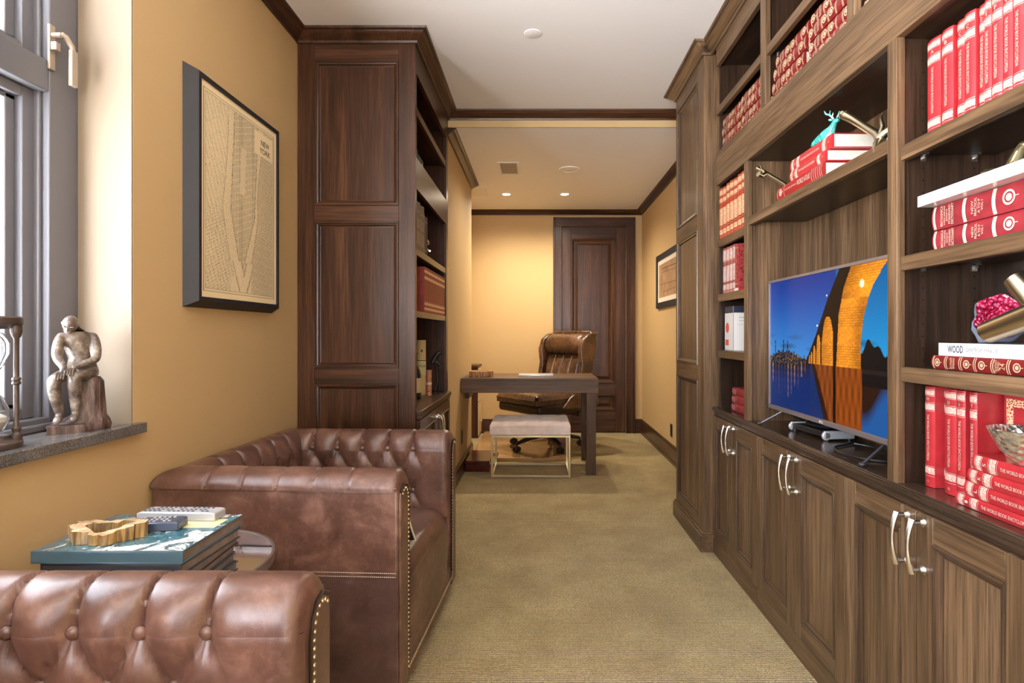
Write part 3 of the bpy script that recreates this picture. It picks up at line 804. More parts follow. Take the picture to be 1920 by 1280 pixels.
b.grid(24, 24, pil(1)); b.grid(24, 24, pil(-1)); b.build('cover', PIL, t, local=True, ang=180)
b = MB(); n = 24; pts = []
for i in range(4 * n):
    e, q = divmod(i, n); q = -1 + 2 * q / n
    x, y = ((q, -1), (1, q), (-q, 1), (-1, -q))[e]; pts.append((x * R_ * (1 - .07 * (1 - y * y)), y * R_ * (1 - .07 * (1 - x * x)), 0))
b.tube(pts, .004, 6, closed=True); b.build('piping', plain('cream_piping', srgb(222, 214, 190), .8), t, local=True)

# ---------------------------------------------------------------- side table with its things
TC = (-.944, 1.43); TZ = .59
t = thing('side_table', 'round brass-rimmed side table between the two leather club chairs', 'table', (TC[0], TC[1], 0))
TG = NT('smoked_mirror_glass').set(Base_Color=(.82, .83, .85, 1), Roughness=.03, Metallic=.95)
b = MB(); b.lathe([(.0001, TZ - .008), (.250, TZ - .008), (.250, TZ), (.0001, TZ)], (TC[0], TC[1], 0), 72, caps=False); b.build('table_top', TG, t)
b = MB(); b.lathe([(.250, TZ - .02), (.256, TZ - .02), (.256, TZ + .003), (.250, TZ + .003), (.250, TZ - .02)], (TC[0], TC[1], 0), 72, caps=False); b.build('rim', STEEL, t)
b = MB(); b.lathe([(.0001, 0), (.15, 0), (.15, .012), (.02, .018), (.014, .04), (.014, TZ - .03), (.05, TZ - .012), (.0001, TZ - .009)], (TC[0], TC[1], 0), 40, caps=False); b.build('pedestal', BRASS, t)

GPG = plain('grey_brown_page_block', srgb(128, 114, 104), .75, noise=.25)
def slab_book(nm, lab, x0, y0, w, d, z0, th, rot, cov, spine_txt=None, art=None, group=None):
    """large book lying flat; spine on the -y side; origin at its near left corner"""
    M = T(x0, y0, z0) @ Rz(rot)
    t = thing(nm, lab, 'book', M=M, group=group)
    b = MB(); c = .0028
    b.box(0, w, 0, d, 0, c); b.box(0, w, 0, d, th - c, th); b.box(0, w, 0, c, c, th - c); b.build('cover', cov, t, local=True, bevel=.0008)
    b = MB(); b.box(.004, w - .004, c, d - .004, c, th - c); b.build('pages', GPG, t, local=True)
    return t, M
TEAL = plain('teal_book_cover', srgb(76, 102, 114), .25, coat=.4)
m = NT('teal_photo_cover'); v = m.coord(); n1 = m.noise(v, 11, 4, .7, 1.2); n2 = m.noise(v, 34, 3, .6)
TEALA = m.set(Base_Color=m.mix(m.ramp(n1, [(.53, (0, 0, 0, 1)), (.56, (1, 1, 1, 1))]), m.ramp(n2, [(.35, srgb(40, 84, 96)), (.6, srgb(74, 120, 130))]), srgb(226, 228, 226)), Roughness=.22, Coat_Weight=.4)
DKB = [plain('book_cloth_' + n, srgb(*c), .5) for n, c in (('dark_grey', (48, 48, 54)), ('brown', (70, 46, 38)), ('slate', (58, 66, 70)))]
bt = []
GB = 'coffee table books stacked on the side table'
for i, (cv, lab, w, d, th, x, y, r) in enumerate((
        (DKB[2], 'slate coffee table book at the bottom of the side table stack', .29, .235, .022, -1.085, 1.265, 2),
        (DKB[1], 'brown coffee table book second from the bottom on the side table', .305, .235, .024, -1.09, 1.262, 3),
        (DKB[0], 'dark grey coffee table book just below the teal one', .315, .24, .026, -1.10, 1.256, -1))):
    z = TZ + .001 + sum((.022, .024, .026)[:i]); bt.append(slab_book('book', lab, x, y, w, d, z, th, r, cv, group=GB))
z = TZ + .001 + .072
tb, Mb = slab_book('book', 'teal coffee table book with a photo cover, topmost on the side table', -1.118, 1.252, .335, .255, z, .028, 0, TEAL, group=GB)
b = MB(); b.box(.022, .333, .004, .253, .028, .0284); b.build('cover_print', TEALA, tb, local=True)
b = MB(); b.box(.20, .318, .150, .215, .0284, .0288); b.build('title_block', plain('pale_yellow_print', srgb(222, 214, 160), .4), tb, local=True)
ZTB = z + .0290
# driftwood ring dish
m = NT('petrified_wood'); v = m.coord((60, 60, 6)); n1 = m.noise(v, 1, 4, .6, 1); n2 = m.noise(m.coord(), 24, 3)
BARK = m.set(Base_Color=m.mix(m.ramp(n2, [(.4, (0, 0, 0, 1)), (.6, (1, 1, 1, 1))]), m.ramp(n1, [(.3, srgb(64, 50, 44)), (.5, srgb(150, 128, 98)), (.7, srgb(196, 178, 150))]), m.ramp(n1, [(.35, srgb(90, 66, 48)), (.65, srgb(190, 150, 80))])), Roughness=.45); m.bump(n1, .6, .004)
m = NT('polished_petrified_rim'); n1 = m.noise(m.coord(), 40, 4, .7, 1.5)
RIMW = m.set(Base_Color=m.ramp(n1, [(.3, srgb(170, 120, 70)), (.55, srgb(220, 196, 160)), (.75, srgb(240, 232, 214))]), Roughness=.15, Coat_Weight=.5)
t = thing('petrified_wood_dish', 'irregular ring of petrified wood standing on the teal book', 'dish', (-1.01, 1.335, ZTB))
b = MB(); n = 90; ri, ro = [], []
rnd = random.Random(3)
for i in range(n):
    a = 2 * pi * i / n; wob = .006 * sin(5 * a + 1) + .004 * sin(11 * a) + .0025 * sin(23 * a + 2)
    ex = 1 + .32 * cos(a) ** 2
    ro.append(((.058 + wob) * ex * cos(a), (.056 + wob) * sin(a))); ri.append(((.036 + .008 * sin(3 * a + 1) + .004 * sin(9 * a)) * ex * cos(a), (.034 + .005 * sin(7 * a)) * sin(a)))
def top(i): return .030 + .006 * sin(2 * pi * i / n * 2 + 1)
V = []
for i in range(n):
    V += [(ro[i][0] * .97, ro[i][1] * .97, 0), (ro[i][0], ro[i][1], top(i)), (ri[i][0], ri[i][1], top(i) - .001), (ri[i][0], ri[i][1], 0)]
f0, f1 = [], []
for i in range(n):
    j = (i + 1) % n
    f0.append((4 * i, 4 * j, 4 * j + 1, 4 * i + 1)); f1.append((4 * i + 1, 4 * j + 1, 4 * j + 2, 4 * i + 2)); f0.append((4 * i + 2, 4 * j + 2, 4 * j + 3, 4 * i + 3)); f0.append((4 * i + 3, 4 * j + 3, 4 * j, 4 * i))
b.add(V, f0, 0); b.add(V, f1, 1); b.build('ring', [BARK, RIMW], t, local=True, ang=60)
# remotes
def remote(lab, M, L, Wd, Hh, body, keys, group='remote controls on the teal book'):
    t = thing('remote_control', lab, 'remote control', M=M, group=group)
    b = MB(); b.prism([(-L / 2, 0), (L / 2, 0), (L / 2, Hh * .9), (L / 2 - .01, Hh), (-L / 2 + .01, Hh), (-L / 2, Hh * .8)], -Wd / 2, Wd / 2, map=lambda x, z, y: (x, y, z)); b.build('body', body, t, local=True, bevel=.003)
    b = MB(); 
    nx = int(L / .014)
    for i in range(nx):
        for j in range(3):
            if (i * 3 + j) % 7 == 5: continue
            x = -L / 2 + .016 + i * (L - .03) / nx; y = (-1 + j) * Wd * .27
            b.cyl((x, y, Hh - .0005), (x, y, Hh + .0018), .0036, n=8)
    b.build('keypad', keys, t, local=True); return t
SILV = plain('silver_plastic', srgb(186, 188, 194), .3, .3); KEYG = plain('grey_keys', srgb(96, 98, 106), .5)
remote('long silver remote control lying at the far edge of the teal book', T(-.925, 1.475, ZTB) @ Rz(-2), .205, .05, .022, SILV, KEYG)
remote('short dark blue-grey remote control between the wood ring and the silver one', T(-.93, 1.395, ZTB) @ Rz(8), .11, .052, .022, plain('blue_grey_plastic', srgb(74, 84, 104), .2, .2), SILV)

# ---------------------------------------------------------------- window sill things
m = NT('weathered_bronze_plaster'); v = m.coord(); n1 = m.noise(v, 26, 5, .7); n2 = m.noise(v, 80, 3, .7)
STAT = m.set(Base_Color=m.ramp(n1, [(.36, srgb(58, 44, 40)), (.52, srgb(106, 92, 80)), (.70, srgb(164, 154, 142))]), Roughness=.38, Coat_Weight=.3); m.bump(n2, .35, .003)
m = NT('bronze_stump'); n1 = m.noise(m.coord((30, 30, 6)), 1.6, 5, .7); STUMP = m.set(Base_Color=m.ramp(n1, [(.35, srgb(44, 28, 24)), (.55, srgb(84, 62, 54)), (.75, srgb(140, 122, 110))]), Roughness=.42); m.bump(n1, .8, .006)
MS = T(-1.318, 1.628, WZ0) @ Rz(39)
t = thing('seated_figure_statuette', 'bronze-toned statuette of a seated bowed figure on a stump, on the window sill', 'statuette', M=MS)
def skin(name, chains, mat, par, sub=2, root=0):
    me = bpy.data.meshes.new(name); V = []; E = []; R = []; idx = {}
    for ch in chains:
        prev = None
        for (k, p, r) in ch:
            if k not in idx: idx[k] = len(V); V.append(p); R.append(r)
            if prev is not None: E.append((prev, idx[k]))
            prev = idx[k]
    me.from_pydata(V, E, []); me.materials.append(mat); o = bpy.data.objects.new(name, me); COL.objects.link(o)
    if par is not None: o.parent = par
    mo = o.modifiers.new('skin', 'SKIN'); mo.use_smooth_shade = True; mo.branch_smoothing = .6
    if not me.skin_vertices: 
        bpy.context.view_layer.objects.active = o
        me.attributes.new if False else None
    sv = me.skin_vertices[0].data
    for d, r in zip(sv, R): d.radius = (r, r) if isinstance(r, (int, float)) else r
    for d in sv: d.use_root = False
    sv[root].use_root = True
    s = o.modifiers.new('sub', 'SUBSURF'); s.levels = sub; s.render_levels = sub
    return o
k = .80
def q(x, y, z): return (x * k, y * k, z)
A = [
 [('pel', q(.026, .022, .168), .032), ('wai', q(.016, .010, .200), .027), ('che', q(.000, -.006, .245), .036), ('nek', q(-.012, -.024, .283), .013), ('hea', q(-.020, -.040, .295), .012)],
 [('che', q(0, 0, 0), 0), ('shL', q(-.050, -.006, .268), .020), ('elL', q(-.058, -.030, .208), .013), ('wrL', q(-.036, -.062, .178), .009), ('haL', q(-.042, -.074, .166), .009)],
 [('che', q(0, 0, 0), 0), ('shR', q(.046, .000, .268), .020), ('elR', q(.052, -.024, .200), .013), ('wrR', q(-.004, -.056, .184), .009), ('haR', q(-.018, -.066, .176), .009)],
 [('pel', q(0, 0, 0), 0), ('hiL', q(-.002, .006, .160), .026), ('knL', q(-.066, -.058, .150), .019), ('caL', q(-.060, -.046, .100), .016), ('anL', q(-.048, -.040, .048), .010), ('foL', q(-.054, -.058, .036), .011), ('toL', q(-.060, -.076, .031), .008)],
 [('pel', q(0, 0, 0), 0), ('hiR', q(.040, .006, .160), .026), ('knR', q(-.012, -.066, .158), .019), ('caR', q(-.008, -.052, .105), .016), ('anR', q(-.006, -.044, .050), .010), ('foR', q(-.010, -.062, .038), .011), ('toR', q(-.014, -.080, .032), .008)],
]
skin('figure', A, STAT, t, 2)
b = MB(); HM = Matrix.Rotation(radians(38), 3, 'X') @ Matrix.Rotation(radians(-14), 3, 'Z')
b.ball((-.020 * k, -.046 * k, .302), (.0185, .0225, .0235), 20, 14, M=HM)
b.ball(Vector((-.020 * k, -.046 * k, .302)) + HM @ Vector((0, -.019, -.008)), (.011, .008, .013), 12, 8, M=HM)   # jaw and mouth
b.ball(Vector((-.020 * k, -.046 * k, .302)) + HM @ Vector((0, -.026, -.002)), (.0035, .005, .006), 8, 6, M=HM)   # nose
for s in (-1, 1):
    b.ball(Vector((-.020 * k, -.046 * k, .302)) + HM @ Vector((s * .0185, .002, -.002)), (.003, .005, .006), 8, 6, M=HM)
    b.ball(Vector((-.020 * k, -.046 * k, .302)) + HM @ Vector((s * .008, -.019, .004)), (.006, .004, .0025), 8, 6, M=HM)
b.build('head', STAT, t, local=True, ang=180)
b = MB()
for (sx, wx) in ((-.042, 'L'), (-.018, 'R')):
    hx, hy, hz = (q(-.042, -.074, .166) if wx == 'L' else q(-.018, -.066, .176))
    for i in range(4):
        b.tube([(hx - .010 + i * .005, hy - .002, hz), (hx - .013 + i * .0055, hy - .009, hz - .004), (hx - .014 + i * .0055, hy - .011, hz - .014 - .002 * (i % 2))], [.003, .0028, .002], 6)
    b.tube([(hx + .008, hy + .002, hz), (hx + .014, hy - .003, hz - .003), (hx + .015, hy - .006, hz - .009)], [.003, .003, .002], 6)
b.build('fingers', STAT, t, local=True)
b = MB(); n = 44; V = []; rn = random.Random(5)
lev = [(.000, .086, .054, .006, .010), (.012, .090, .056, .004, .010), (.026, .070, .046, .018, .012), (.040, .050, .040, .030, .014), (.090, .044, .036, .034, .014), (.135, .042, .034, .034, .016), (.148, .034, .028, .030, .014), (.152, .001, .001, .030, .014)]
for z, rx, ry, cx, cy in lev:
    for i in range(n):
        a = 2 * pi * i / n; w_ = 1 + .05 * sin(7 * a + z * 40) + .035 * sin(15 * a + 2) + .03 * (rn.random() - .5)
        V.append((k * (cx + rx * w_ * cos(a)), k * (cy - .012 + ry * w_ * sin(a)) , z + .002 * sin(5 * a) * (z > .01)))
b.add(V, [(j * n + i, j * n + (i + 1) % n, (j + 1) * n + (i + 1) % n, (j + 1) * n + i) for j in range(len(lev) - 1) for i in range(n)] + [tuple(range(n))])
b.box(-.082 * k, .02 * k, -.088 * k, -.03 * k, 0, .022)
b.build('stump_base', STUMP, t, local=True, ang=50, bevel=.004)

# hourglass
IRON = plain('aged_dark_bronze', srgb(92, 78, 70), .4, .35, noise=.35)
hx, hy = -1.312, 1.352
t = thing('hourglass', 'dark metal hourglass with three posts, cut by the left picture edge on the sill', 'hourglass', (hx, hy, WZ0))
b = MB(); b.lathe([(.0001, 0), (.064, 0), (.066, .004), (.066, .014), (.060, .018), (.045, .022), (.040, .030), (.0001, .032)], (hx, hy, WZ0), 48, caps=False); b.build('base', IRON, t)
b = MB(); b.lathe([(.0001, .284), (.038, .286), (.050, .294), (.064, .296), (.067, .300), (.067, .312), (.062, .316), (.0001, .316)], (hx, hy, WZ0), 48, caps=False); b.build('top_plate', IRON, t)
for i in range(3):
    a = radians(35 + 120 * i); px, py = hx + .053 * cos(a), hy + .053 * sin(a)
    b = MB(); b.lathe([(.0001, .016), (.011, .016), (.012, .03), (.008, .036), (.010, .045), (.0055, .052), (.0055, .150), (.009, .153), (.009, .157), (.0065, .160), (.009, .163), (.009, .167), (.0055, .170), (.0055, .262), (.009, .268), (.012, .280), (.011, .296)], (px, py, WZ0), 14); b.build('post', IRON, t)
GL2 = NT('clear_blown_glass').set(Base_Color=(1, 1, 1, 1), Roughness=0.0, Transmission_Weight=1.0, IOR=1.45)
b = MB(); pr = [(.010, .032), (.030, .040), (.042, .065), (.042, .090), (.030, .120), (.008, .150), (.006, .158), (.008, .166), (.030, .196), (.042, .226), (.042, .252), (.030, .276), (.010, .284)]
b.lathe(pr + [(r - .0022, z) for r, z in pr[::-1]] + [pr[0]], (hx, hy, WZ0), 40, caps=False); b.build('glass_bulbs', GL2, t, ang=80)
b = MB(); b.lathe([(.0001, .036), (.026, .041), (.038, .064), (.036, .075), (.0001, .098)], (hx, hy, WZ0), 32, caps=False); b.build('sand', plain('white_sand', srgb(230, 226, 214), .9), t)

# ---------------------------------------------------------------- framed map on the left wall
PAPER = None
YA0, YA1, ZA0, ZA1, e_, dp = 1.985, 2.648, H + .094, H + .952, .022, .046
t = thing('framed_map', 'large framed vintage street map headed NEW YORK on the left wall', 'framed map', (XL, 2.3, 1.7))
fnW = lambda u, v, w: (XL + w, u, v)
b = MB(fnW)
V = [(YA0, ZA0, .001), (YA1, ZA0, .001), (YA1, ZA1, .001), (YA0, ZA1, .001)]
f = .016
b.rings(YA0, YA1, ZA0, ZA1, [(0, .001), (e_, dp), (e_ + f, dp), (e_ + f, dp - .008)], fill=False); b.add(V, [(3, 2, 1, 0)])
b.build('frame', BLACKM, t, flat=True)
def map_color(u, v, rn):
    """u 0..1 from the left edge, v 0..1 from the bottom: ink lines on aged paper"""
    base = .95 + .05 * sin(9 * u + 4 * v) * sin(7 * v - 3 * u)
    ink = 0.0
    ex, ey = min(u, 1 - u), min(v, 1 - v)
    if ex < .035 or ey < .028: return base + .06
    if ex < .044 or ey < .033: return base * .35
    if ex < .056 or ey < .041: return base
    if ex < .061 or ey < .044: return base * .5
    if .66 < u < .94 and .815 < v < .94: return base + .05
    # island tapering to the south
    c = .52 + .10 * (v - .5) * (v > .2); hw_ = (.17 if v > .45 else .17 * (v - .12) / .33)
    west = c - hw_; east = c + hw_ * .9
    river1 = west - .09 - .02 * sin(6 * v); river2 = east + .06 + .03 * sin(8 * v)
    if v > .12 and west < u < east:
        ink = .34 * ((u * 46) % 1 < .32) + .25 * ((v * 150 + 4 * u) % 1 < .4)
        if abs(u - west) < .006 or abs(u - east) < .006: ink = .8
        if .30 < (u - west) / (2 * hw_ + .001) < .5 and .55 < v < .8: ink *= .2
    elif river1 < u < west or east < u < river2 or (v <= .12 and .35 < u < .62):
        ink = .35 * (rn.random() < .05)
        if abs(u - river1) < .005 or abs(u - river2) < .005: ink = .7
    elif u <= river1:
        ink = .3 * (((u * 22 + v * 14) % 1 < .12)) + .3 * (rn.random() < (.18 if v < .45 else .08)) + .3 * ((v * 60 - u * 20) % 1 < .15) * (v < .4)
    else:
        a = sin(13 * u + 5 * v) + sin(9 * v - 4 * u)
        if a > 0: ink = .36 * ((u * 50 + v * 40) % 1 < .35) + .26 * ((v * 95 - u * 46) % 1 < .35)
        else: ink = .36 * ((u * 24 - v * 80) % 1 < .35) + .26 * ((v * 60 + u * 60) % 1 < .3)
    if abs(v - (.68 - .35 * (u - .3))) < .0012 and u > .5: ink = max(ink, .3)
    ink = ink * (.55 + .9 * rn.random()) + .14 * rn.random()
    return base * (1 - min(.85, ink))
rn = random.Random(11); NU, NV = 190, 330
u0, u1, v0, v1 = YA0 + e_ + f, YA1 - e_ - f, ZA0 + e_ + f, ZA1 - e_ - f
b = MB(fnW); b.grid(NU, NV, lambda i, j: (u0 + (u1 - u0) * i, v0 + (v1 - v0) * j, dp - .007))
cols = []
for i in range(NU + 1):
    for j in range(NV + 1):
        g = map_color(i / NU, j / NV, rn); cols.append((g * .86, g * .70, g * .43))
m = NT('printed_map_paper'); at = m.n('ShaderNodeAttribute', attribute_name='col'); PAPER = m.set(Base_Color=at.outputs['Color'], Roughness=.7)
b.build('map_sheet', PAPER, t, colors=cols, recalc=False, flat=True)
b = MB(); zt = v1 - .088
INK = plain('map_ink', (.05, .045, .04, 1), .8)
for s, dz, w in (('NEW', 0, .075), ('YORK', -.034, .095)):
    b.text(s, .034, basis((XL + dp - .0065, u0 + (u1 - u0) * .82, zt + dz), (0, 1, 0), (0, 0, 1), (1, 0, 0)), bold=.01, w=w)
b.build('title_lettering', INK, t)
# ================================================================ office end
# desk
t = thing('desk', 'brown wooden desk with thick apron reaching out from the left wall', 'desk', (0, 4.98, 0))
dx0, dx1, dy0, dy1, dz = -.640, .495, 4.693, 5.313, .800
OKX, OKY, OKZ = [wood('desk_oak_grain_' + a, i, (.034, .016, .007, 1), (.105, .052, .022, 1), (.195, .105, .048, 1), .42, .0) for i, a in enumerate('xyz')]
b = MB(); b.box(dx0, dx1, dy0, dy1, dz - .022, dz, 0); b.build('desk_top', [OKX], t, bevel=.002)
b = MB(); b.box(dx0, dx1, dy0, dy0 + .03, .680, dz - .022, 0); b.box(dx0, dx1, dy1 - .03, dy1, .680, dz - .022, 0); b.box(dx1 - .03, dx1, dy0 + .03, dy1 - .03, .680, dz - .022, 1); b.box(dx0, dx0 + .03, dy0 + .03, dy1 - .03, .680, dz - .022, 1)
b.build('apron', [OKX, OKY], t, bevel=.0015)
for y in (dy0, dy1 - .075):
    b = MB(); b.box(.398, .475, y, y + .075, 0, .680, 0); b.build('leg', [OKZ], t, bevel=.002)
b = MB(); b.box(dx0, dx0 + .03, dy0 + .3, dy1, .60, .680, 0); b.build('wall_bracket', [OKY], t, bevel=.001)
b = MB(); b.lathe([(.0001, .0), (.024, .0), (.026, .002), (.030, .002), (.031, 0)], (-.585, 4.77, dz + .0005), 28, caps=False); b.build('cable_grommet', BLACK, t)
# log slice dish, closed laptop
m = NT('sliced_log_bark'); n1 = m.noise(m.coord((50, 50, 8)), 1.2, 5, .7); LOGB = m.set(Base_Color=m.ramp(n1, [(.35, srgb(84, 54, 34)), (.5, srgb(168, 122, 84)), (.65, srgb(214, 176, 136))]), Roughness=.5); m.bump(n1, .5, .004)
t = thing('log_slice_dish', 'shallow round dish cut from a log at the left end of the desk', 'dish', (-.492, 4.90, dz + .001))
b = MB(); b.lathe([(.0001, 0), (.100, 0), (.104, .02), (.102, .048)], (-.492, 4.90, dz + .001), 40, caps=False, m=0); b.lathe([(.102, .048), (.084, .049), (.080, .020), (.0001, .016)], (-.492, 4.90, dz + .001), 40, caps=False, m=1); b.build('bowl', [LOGB, plain('pale_cut_wood', srgb(196, 156, 112), .4)], t)
t = thing('laptop', 'closed silver laptop lying in the middle of the desk', 'laptop', M=T(-.02, 4.955, dz + .001) @ Rz(0))
b = MB(); b.box(-.148, .148, -.10, .10, 0, .009); b.build('base', SILV, t, local=True, bevel=.003)
b = MB(); b.box(-.150, .150, -.102, .102, .0095, .015); b.build('lid', SILV, t, local=True, bevel=.003)
# cabinet in the alcove
t = thing('alcove_cabinet', 'small cabinet with pale drawer fronts half hidden behind the left wall', 'cabinet', (-.9, 6.5, 0))
b = MB(); b.box(XL + .02, -.676, 6.35, 6.665, 0, .795, 0); b.build('carcass', [WZ], t, bevel=.001)
b = MB(); b.box(XL + .02, -.664, 6.34, 6.668, .795, .816, 0); b.build('top', [OKY], t, bevel=.001)
for z0, z1 in ((.03, .40), (.41, .785)):
    b = MB(); b.box(-.676, -.666, 6.352, 6.663, z0, z1); dr = b.build('drawer_front', plain('cream_lacquer', srgb(214, 186, 140), .35), t, bevel=.001)
    b = MB(); b.ball((-.652, 6.50, (z0 + z1) / 2 - .04), (.014, .012, .012), 12, 8); b.cyl((-.667, 6.50, (z0 + z1) / 2 - .04), (-.655, 6.50, (z0 + z1) / 2 - .04), .005); b.build('knob', NICKEL, dr)
# red box
t = thing('wooden_box', 'low glossy red mahogany box on the floor beside the bench', 'box', (-.52, 5.03, 0))
MAH = wood('red_mahogany', 1, (.030, .004, .002, 1), (.085, .012, .007, 1), (.15, .026, .014, 1), .2, .6)
b = MB(); b.box(-.618, -.415, 4.81, 5.25, .001, .066); b.build('body', MAH, t, bevel=.002)
b = MB(); b.box(-.620, -.413, 4.808, 5.252, .068, .094); b.build('lid', MAH, t, bevel=.002)
# floor mat
m = NT('tan_chair_mat'); n1 = m.noise(m.coord((2, 14, 2)), 2, 4); MATM = m.set(Base_Color=m.ramp(n1, [(.3, srgb(150, 112, 72)), (.7, srgb(186, 150, 104))]), Roughness=.16, Coat_Weight=.4)
b = MB(); b.prism([(-.625, 5.44), (-.625, 6.62), (.30, 6.62), (.30, 5.22), (.0, 5.20), (-.38, 5.20), (-.38, 5.44)], .0, .032, m=0); o = b.build('chair_mat', MATM, bevel=.004)
tag(o, 'glossy tan mat under the leather swivel chair', 'floor mat')
# bench
t = thing('bench', 'blush velvet tufted bench on a thin brass frame in front of the desk', 'bench', (-.065, 4.83, 0))
m = NT('blush_velvet'); n1 = m.noise(m.coord(), 14, 3); VEL = m.set(Base_Color=m.ramp(n1, [(.35, srgb(220, 200, 190)), (.65, srgb(238, 222, 214))]), Roughness=.75, Sheen_Weight=.6)
bx0, bx1, by0, by1 = -.396, .262, 4.607, 5.055
b = MB(); nx, ny = 60, 44
def bt_(u, v):
    x = bx0 + (bx1 - bx0) * u; y = by0 + (by1 - by0) * v
    eu = min(u, 1 - u) * (bx1 - bx0); ev = min(v, 1 - v) * (by1 - by0); e = min(eu, ev)
    r = .035; dz_ = -r * (1 - sqrt(max(0, 1 - (1 - min(e, r) / r) ** 2)))
    tf_ = 0
    for i in range(4):
        for j in range(3):
            d = sqrt((x - (bx0 + .085 + i * .163)) ** 2 + (y - (by0 + .075 + j * .149)) ** 2); tf_ += math.exp(-(d / .028) ** 2)
    cr = math.exp(-(((u * 4) % 1 - .52) * .16 / .012) ** 2) * .25 + math.exp(-(((v * 3) % 1 - .5) * .15 / .012) ** 2) * .25
    return (x, y, .452 + .012 * sin(pi * u) * sin(pi * v) + dz_ - .013 * min(1, tf_) - .012 * cr * min(1, e / .04))
b.grid(nx, ny, bt_)
b.build('seat_cushion', VEL, t, ang=180)
b = MB(); b.box(bx0, bx1, by0, by1, .343, .419); b.build('cushion_side', VEL, t, bevel=.012, seg=3)
fr = .016; fx0, fx1, fy0, fy1 = bx0 + .012, bx1 - .002, by0 + .002, by1 - .002
for x in (fx0, fx1 - fr):
    for y in (fy0, fy1 - fr):
        b = MB(); b.box(x, x + fr, y, y + fr, 0, .343); b.build('leg', BRASS, t, bevel=.001)
for z in (.004, .327):
    for y in (fy0, fy1 - fr):
        b = MB(); b.box(fx0 + fr, fx1 - fr, y, y + fr, z, z + fr); b.build('rail', BRASS, t, bevel=.001)
    for x in (fx0, fx1 - fr):
        b = MB(); b.box(x, x + fr, fy0 + fr, fy1 - fr, z, z + fr); b.build('rail', BRASS, t, bevel=.001)

# executive chair: local -y is forwards
ME = T(.060, 5.72, .032) @ Rz(-50) @ Matrix.Diagonal((1.14, 1.22, 1.045, 1))
t = thing('executive_chair', 'brown leather wingback swivel chair behind the desk', 'office chair', M=ME)
def lb_(b, *a, **k): return b.build(*a, t, local=True, **k)
for i in range(5):
    a = radians(-90 + 4 + 72 * i); c, s = cos(a), sin(a)
    b = MB(); n = 10
    b.tube([(.03 * c, .03 * s, .115), (.16 * c, .16 * s, .108), (.30 * c, .30 * s, .078)], [.026, .022, .016], 10)
    lg = lb_(b, 'leg', BLACK)
    b = MB(); px, py = .305 * c, .305 * s
    b.cyl((px, py, .046), (px, py, .085), .008, n=10)
    for q_ in (-1, 1): b.cyl((px - s * .006 * q_, py + c * .006 * q_, .027), (px - s * .024 * q_, py + c * .024 * q_, .027), .026, n=20)
    b.ball((px, py, .046), (.020, .020, .012), 12, 6)
    b.build('caster', BLACK, lg, local=True)
b = MB(); b.cyl((0, 0, .09), (0, 0, .20), .034, n=20); b.cyl((0, 0, .20), (0, 0, .33), .022, n=20); b.box(-.14, .14, -.16, .12, .325, .352); b.tube([(-.12, -.02, .335), (-.25, -.02, .330)], .007); lb_(b, 'column', BLACK)
b = MB(); b.box(-.285, .285, -.28, .26, .352, .445); lb_(b, 'seat_base', LEATHER_D, bevel=.03, seg=4)
b = MB()
def cush(u, v):
    x = (-1 + 2 * u) * .272; y = -.30 + .52 * v; e = min(min(u, 1 - u) * .544, min(v, 1 - v) * .52) ; r = .045
    return (x, y, .532 + .020 * sin(pi * u) * sin(pi * v) - r * (1 - sqrt(max(0, 1 - (1 - min(e, r) / r) ** 2))) - .006 * (abs((u * 4) % 1 - .5) > .46))
b.grid(40, 40, cush); lb_(b, 'seat_cushion', LEATHER_E, ang=180)
b = MB(); b.box(-.272, .272, -.30, .22, .440, .492); b.box(-.276, .276, -.304, .22, .484, .492); lb_(b, 'seat_border', LEATHER_E, bevel=.014, seg=3)
# back: reclining plane
def BK(x, d, z): return (x, .20 + (z - .45) * .16 + d, z)
b = MB(BK); 
def bo(z0, z1, hw0, hw1, n=18):
    v = []
    for i in range(n + 1):
        z = z0 + (z1 - z0) * i / n; v.append(z)
    return v
zs = [.30 + (1.115 - .30) * i / 24 for i in range(25)]
def hwid(z):
    w = .245 + .045 * min(1, max(0, (z - .3) / .5))
    if z > 1.04: w *= sqrt(max(.02, 1 - ((z - 1.04) / .085) ** 2)) * .35 + .65
    return w
V = []; 
for z in zs:
    w = hwid(z)
    for x, d in ((-w, .0), (-w, .045), (-w * .7, .085), (w * .7, .085), (w, .045), (w, 0)): V.append((x, d, z))
f = []
for i in range(24):
    for j in range(6):
        l = (j + 1) % 6; f.append((i * 6 + j, i * 6 + l, (i + 1) * 6 + l, (i + 1) * 6 + j))
f += [tuple(range(6))[::-1], tuple(range(24 * 6, 25 * 6))]
b.add(V, f); lb_(b, 'back_shell', LEATHER_E, bevel=.006)
b = MB(BK); rw = .215
def channel(u, v):
    x = (-1 + 2 * u) * rw; z = .50 + .37 * v
    rib = abs(sin(pi * u * 4)) ** .5
    return (x, -.045 - .030 * rib * (1 - (2 * v - 1) ** 6) - .02 * sin(pi * v) * sin(pi * u), z)
b.grid(48, 24, channel); b.box(-rw, rw, -.047, 0, .50, .87); lb_(b, 'back_cushion', LEATHER_E, ang=60)
for i in range(1, 4):
    b = MB(BK); b.tube([((-1 + 2 * i / 4) * rw, -.050 - .02 * sin(pi * v), .50 + .37 * v) for v in [k / 10 for k in range(11)]], .0035, 6); lb_(b, 'channel_piping', plain('tan_piping', srgb(190, 150, 110), .35) if i == 1 else bpy.data.materials['tan_piping'])
b = MB(BK); n = 20; pr = []
for i in range(n):
    a = 2 * pi * i / n; pr.append((-.040 + .066 * cos(a), .985 + .100 * sin(a)))
L_ = [-.235, -.230, -.215, -.19, 0, .19, .215, .230, .235]; S_ = [.55, .78, .93, 1, 1, 1, .93, .78, .55]
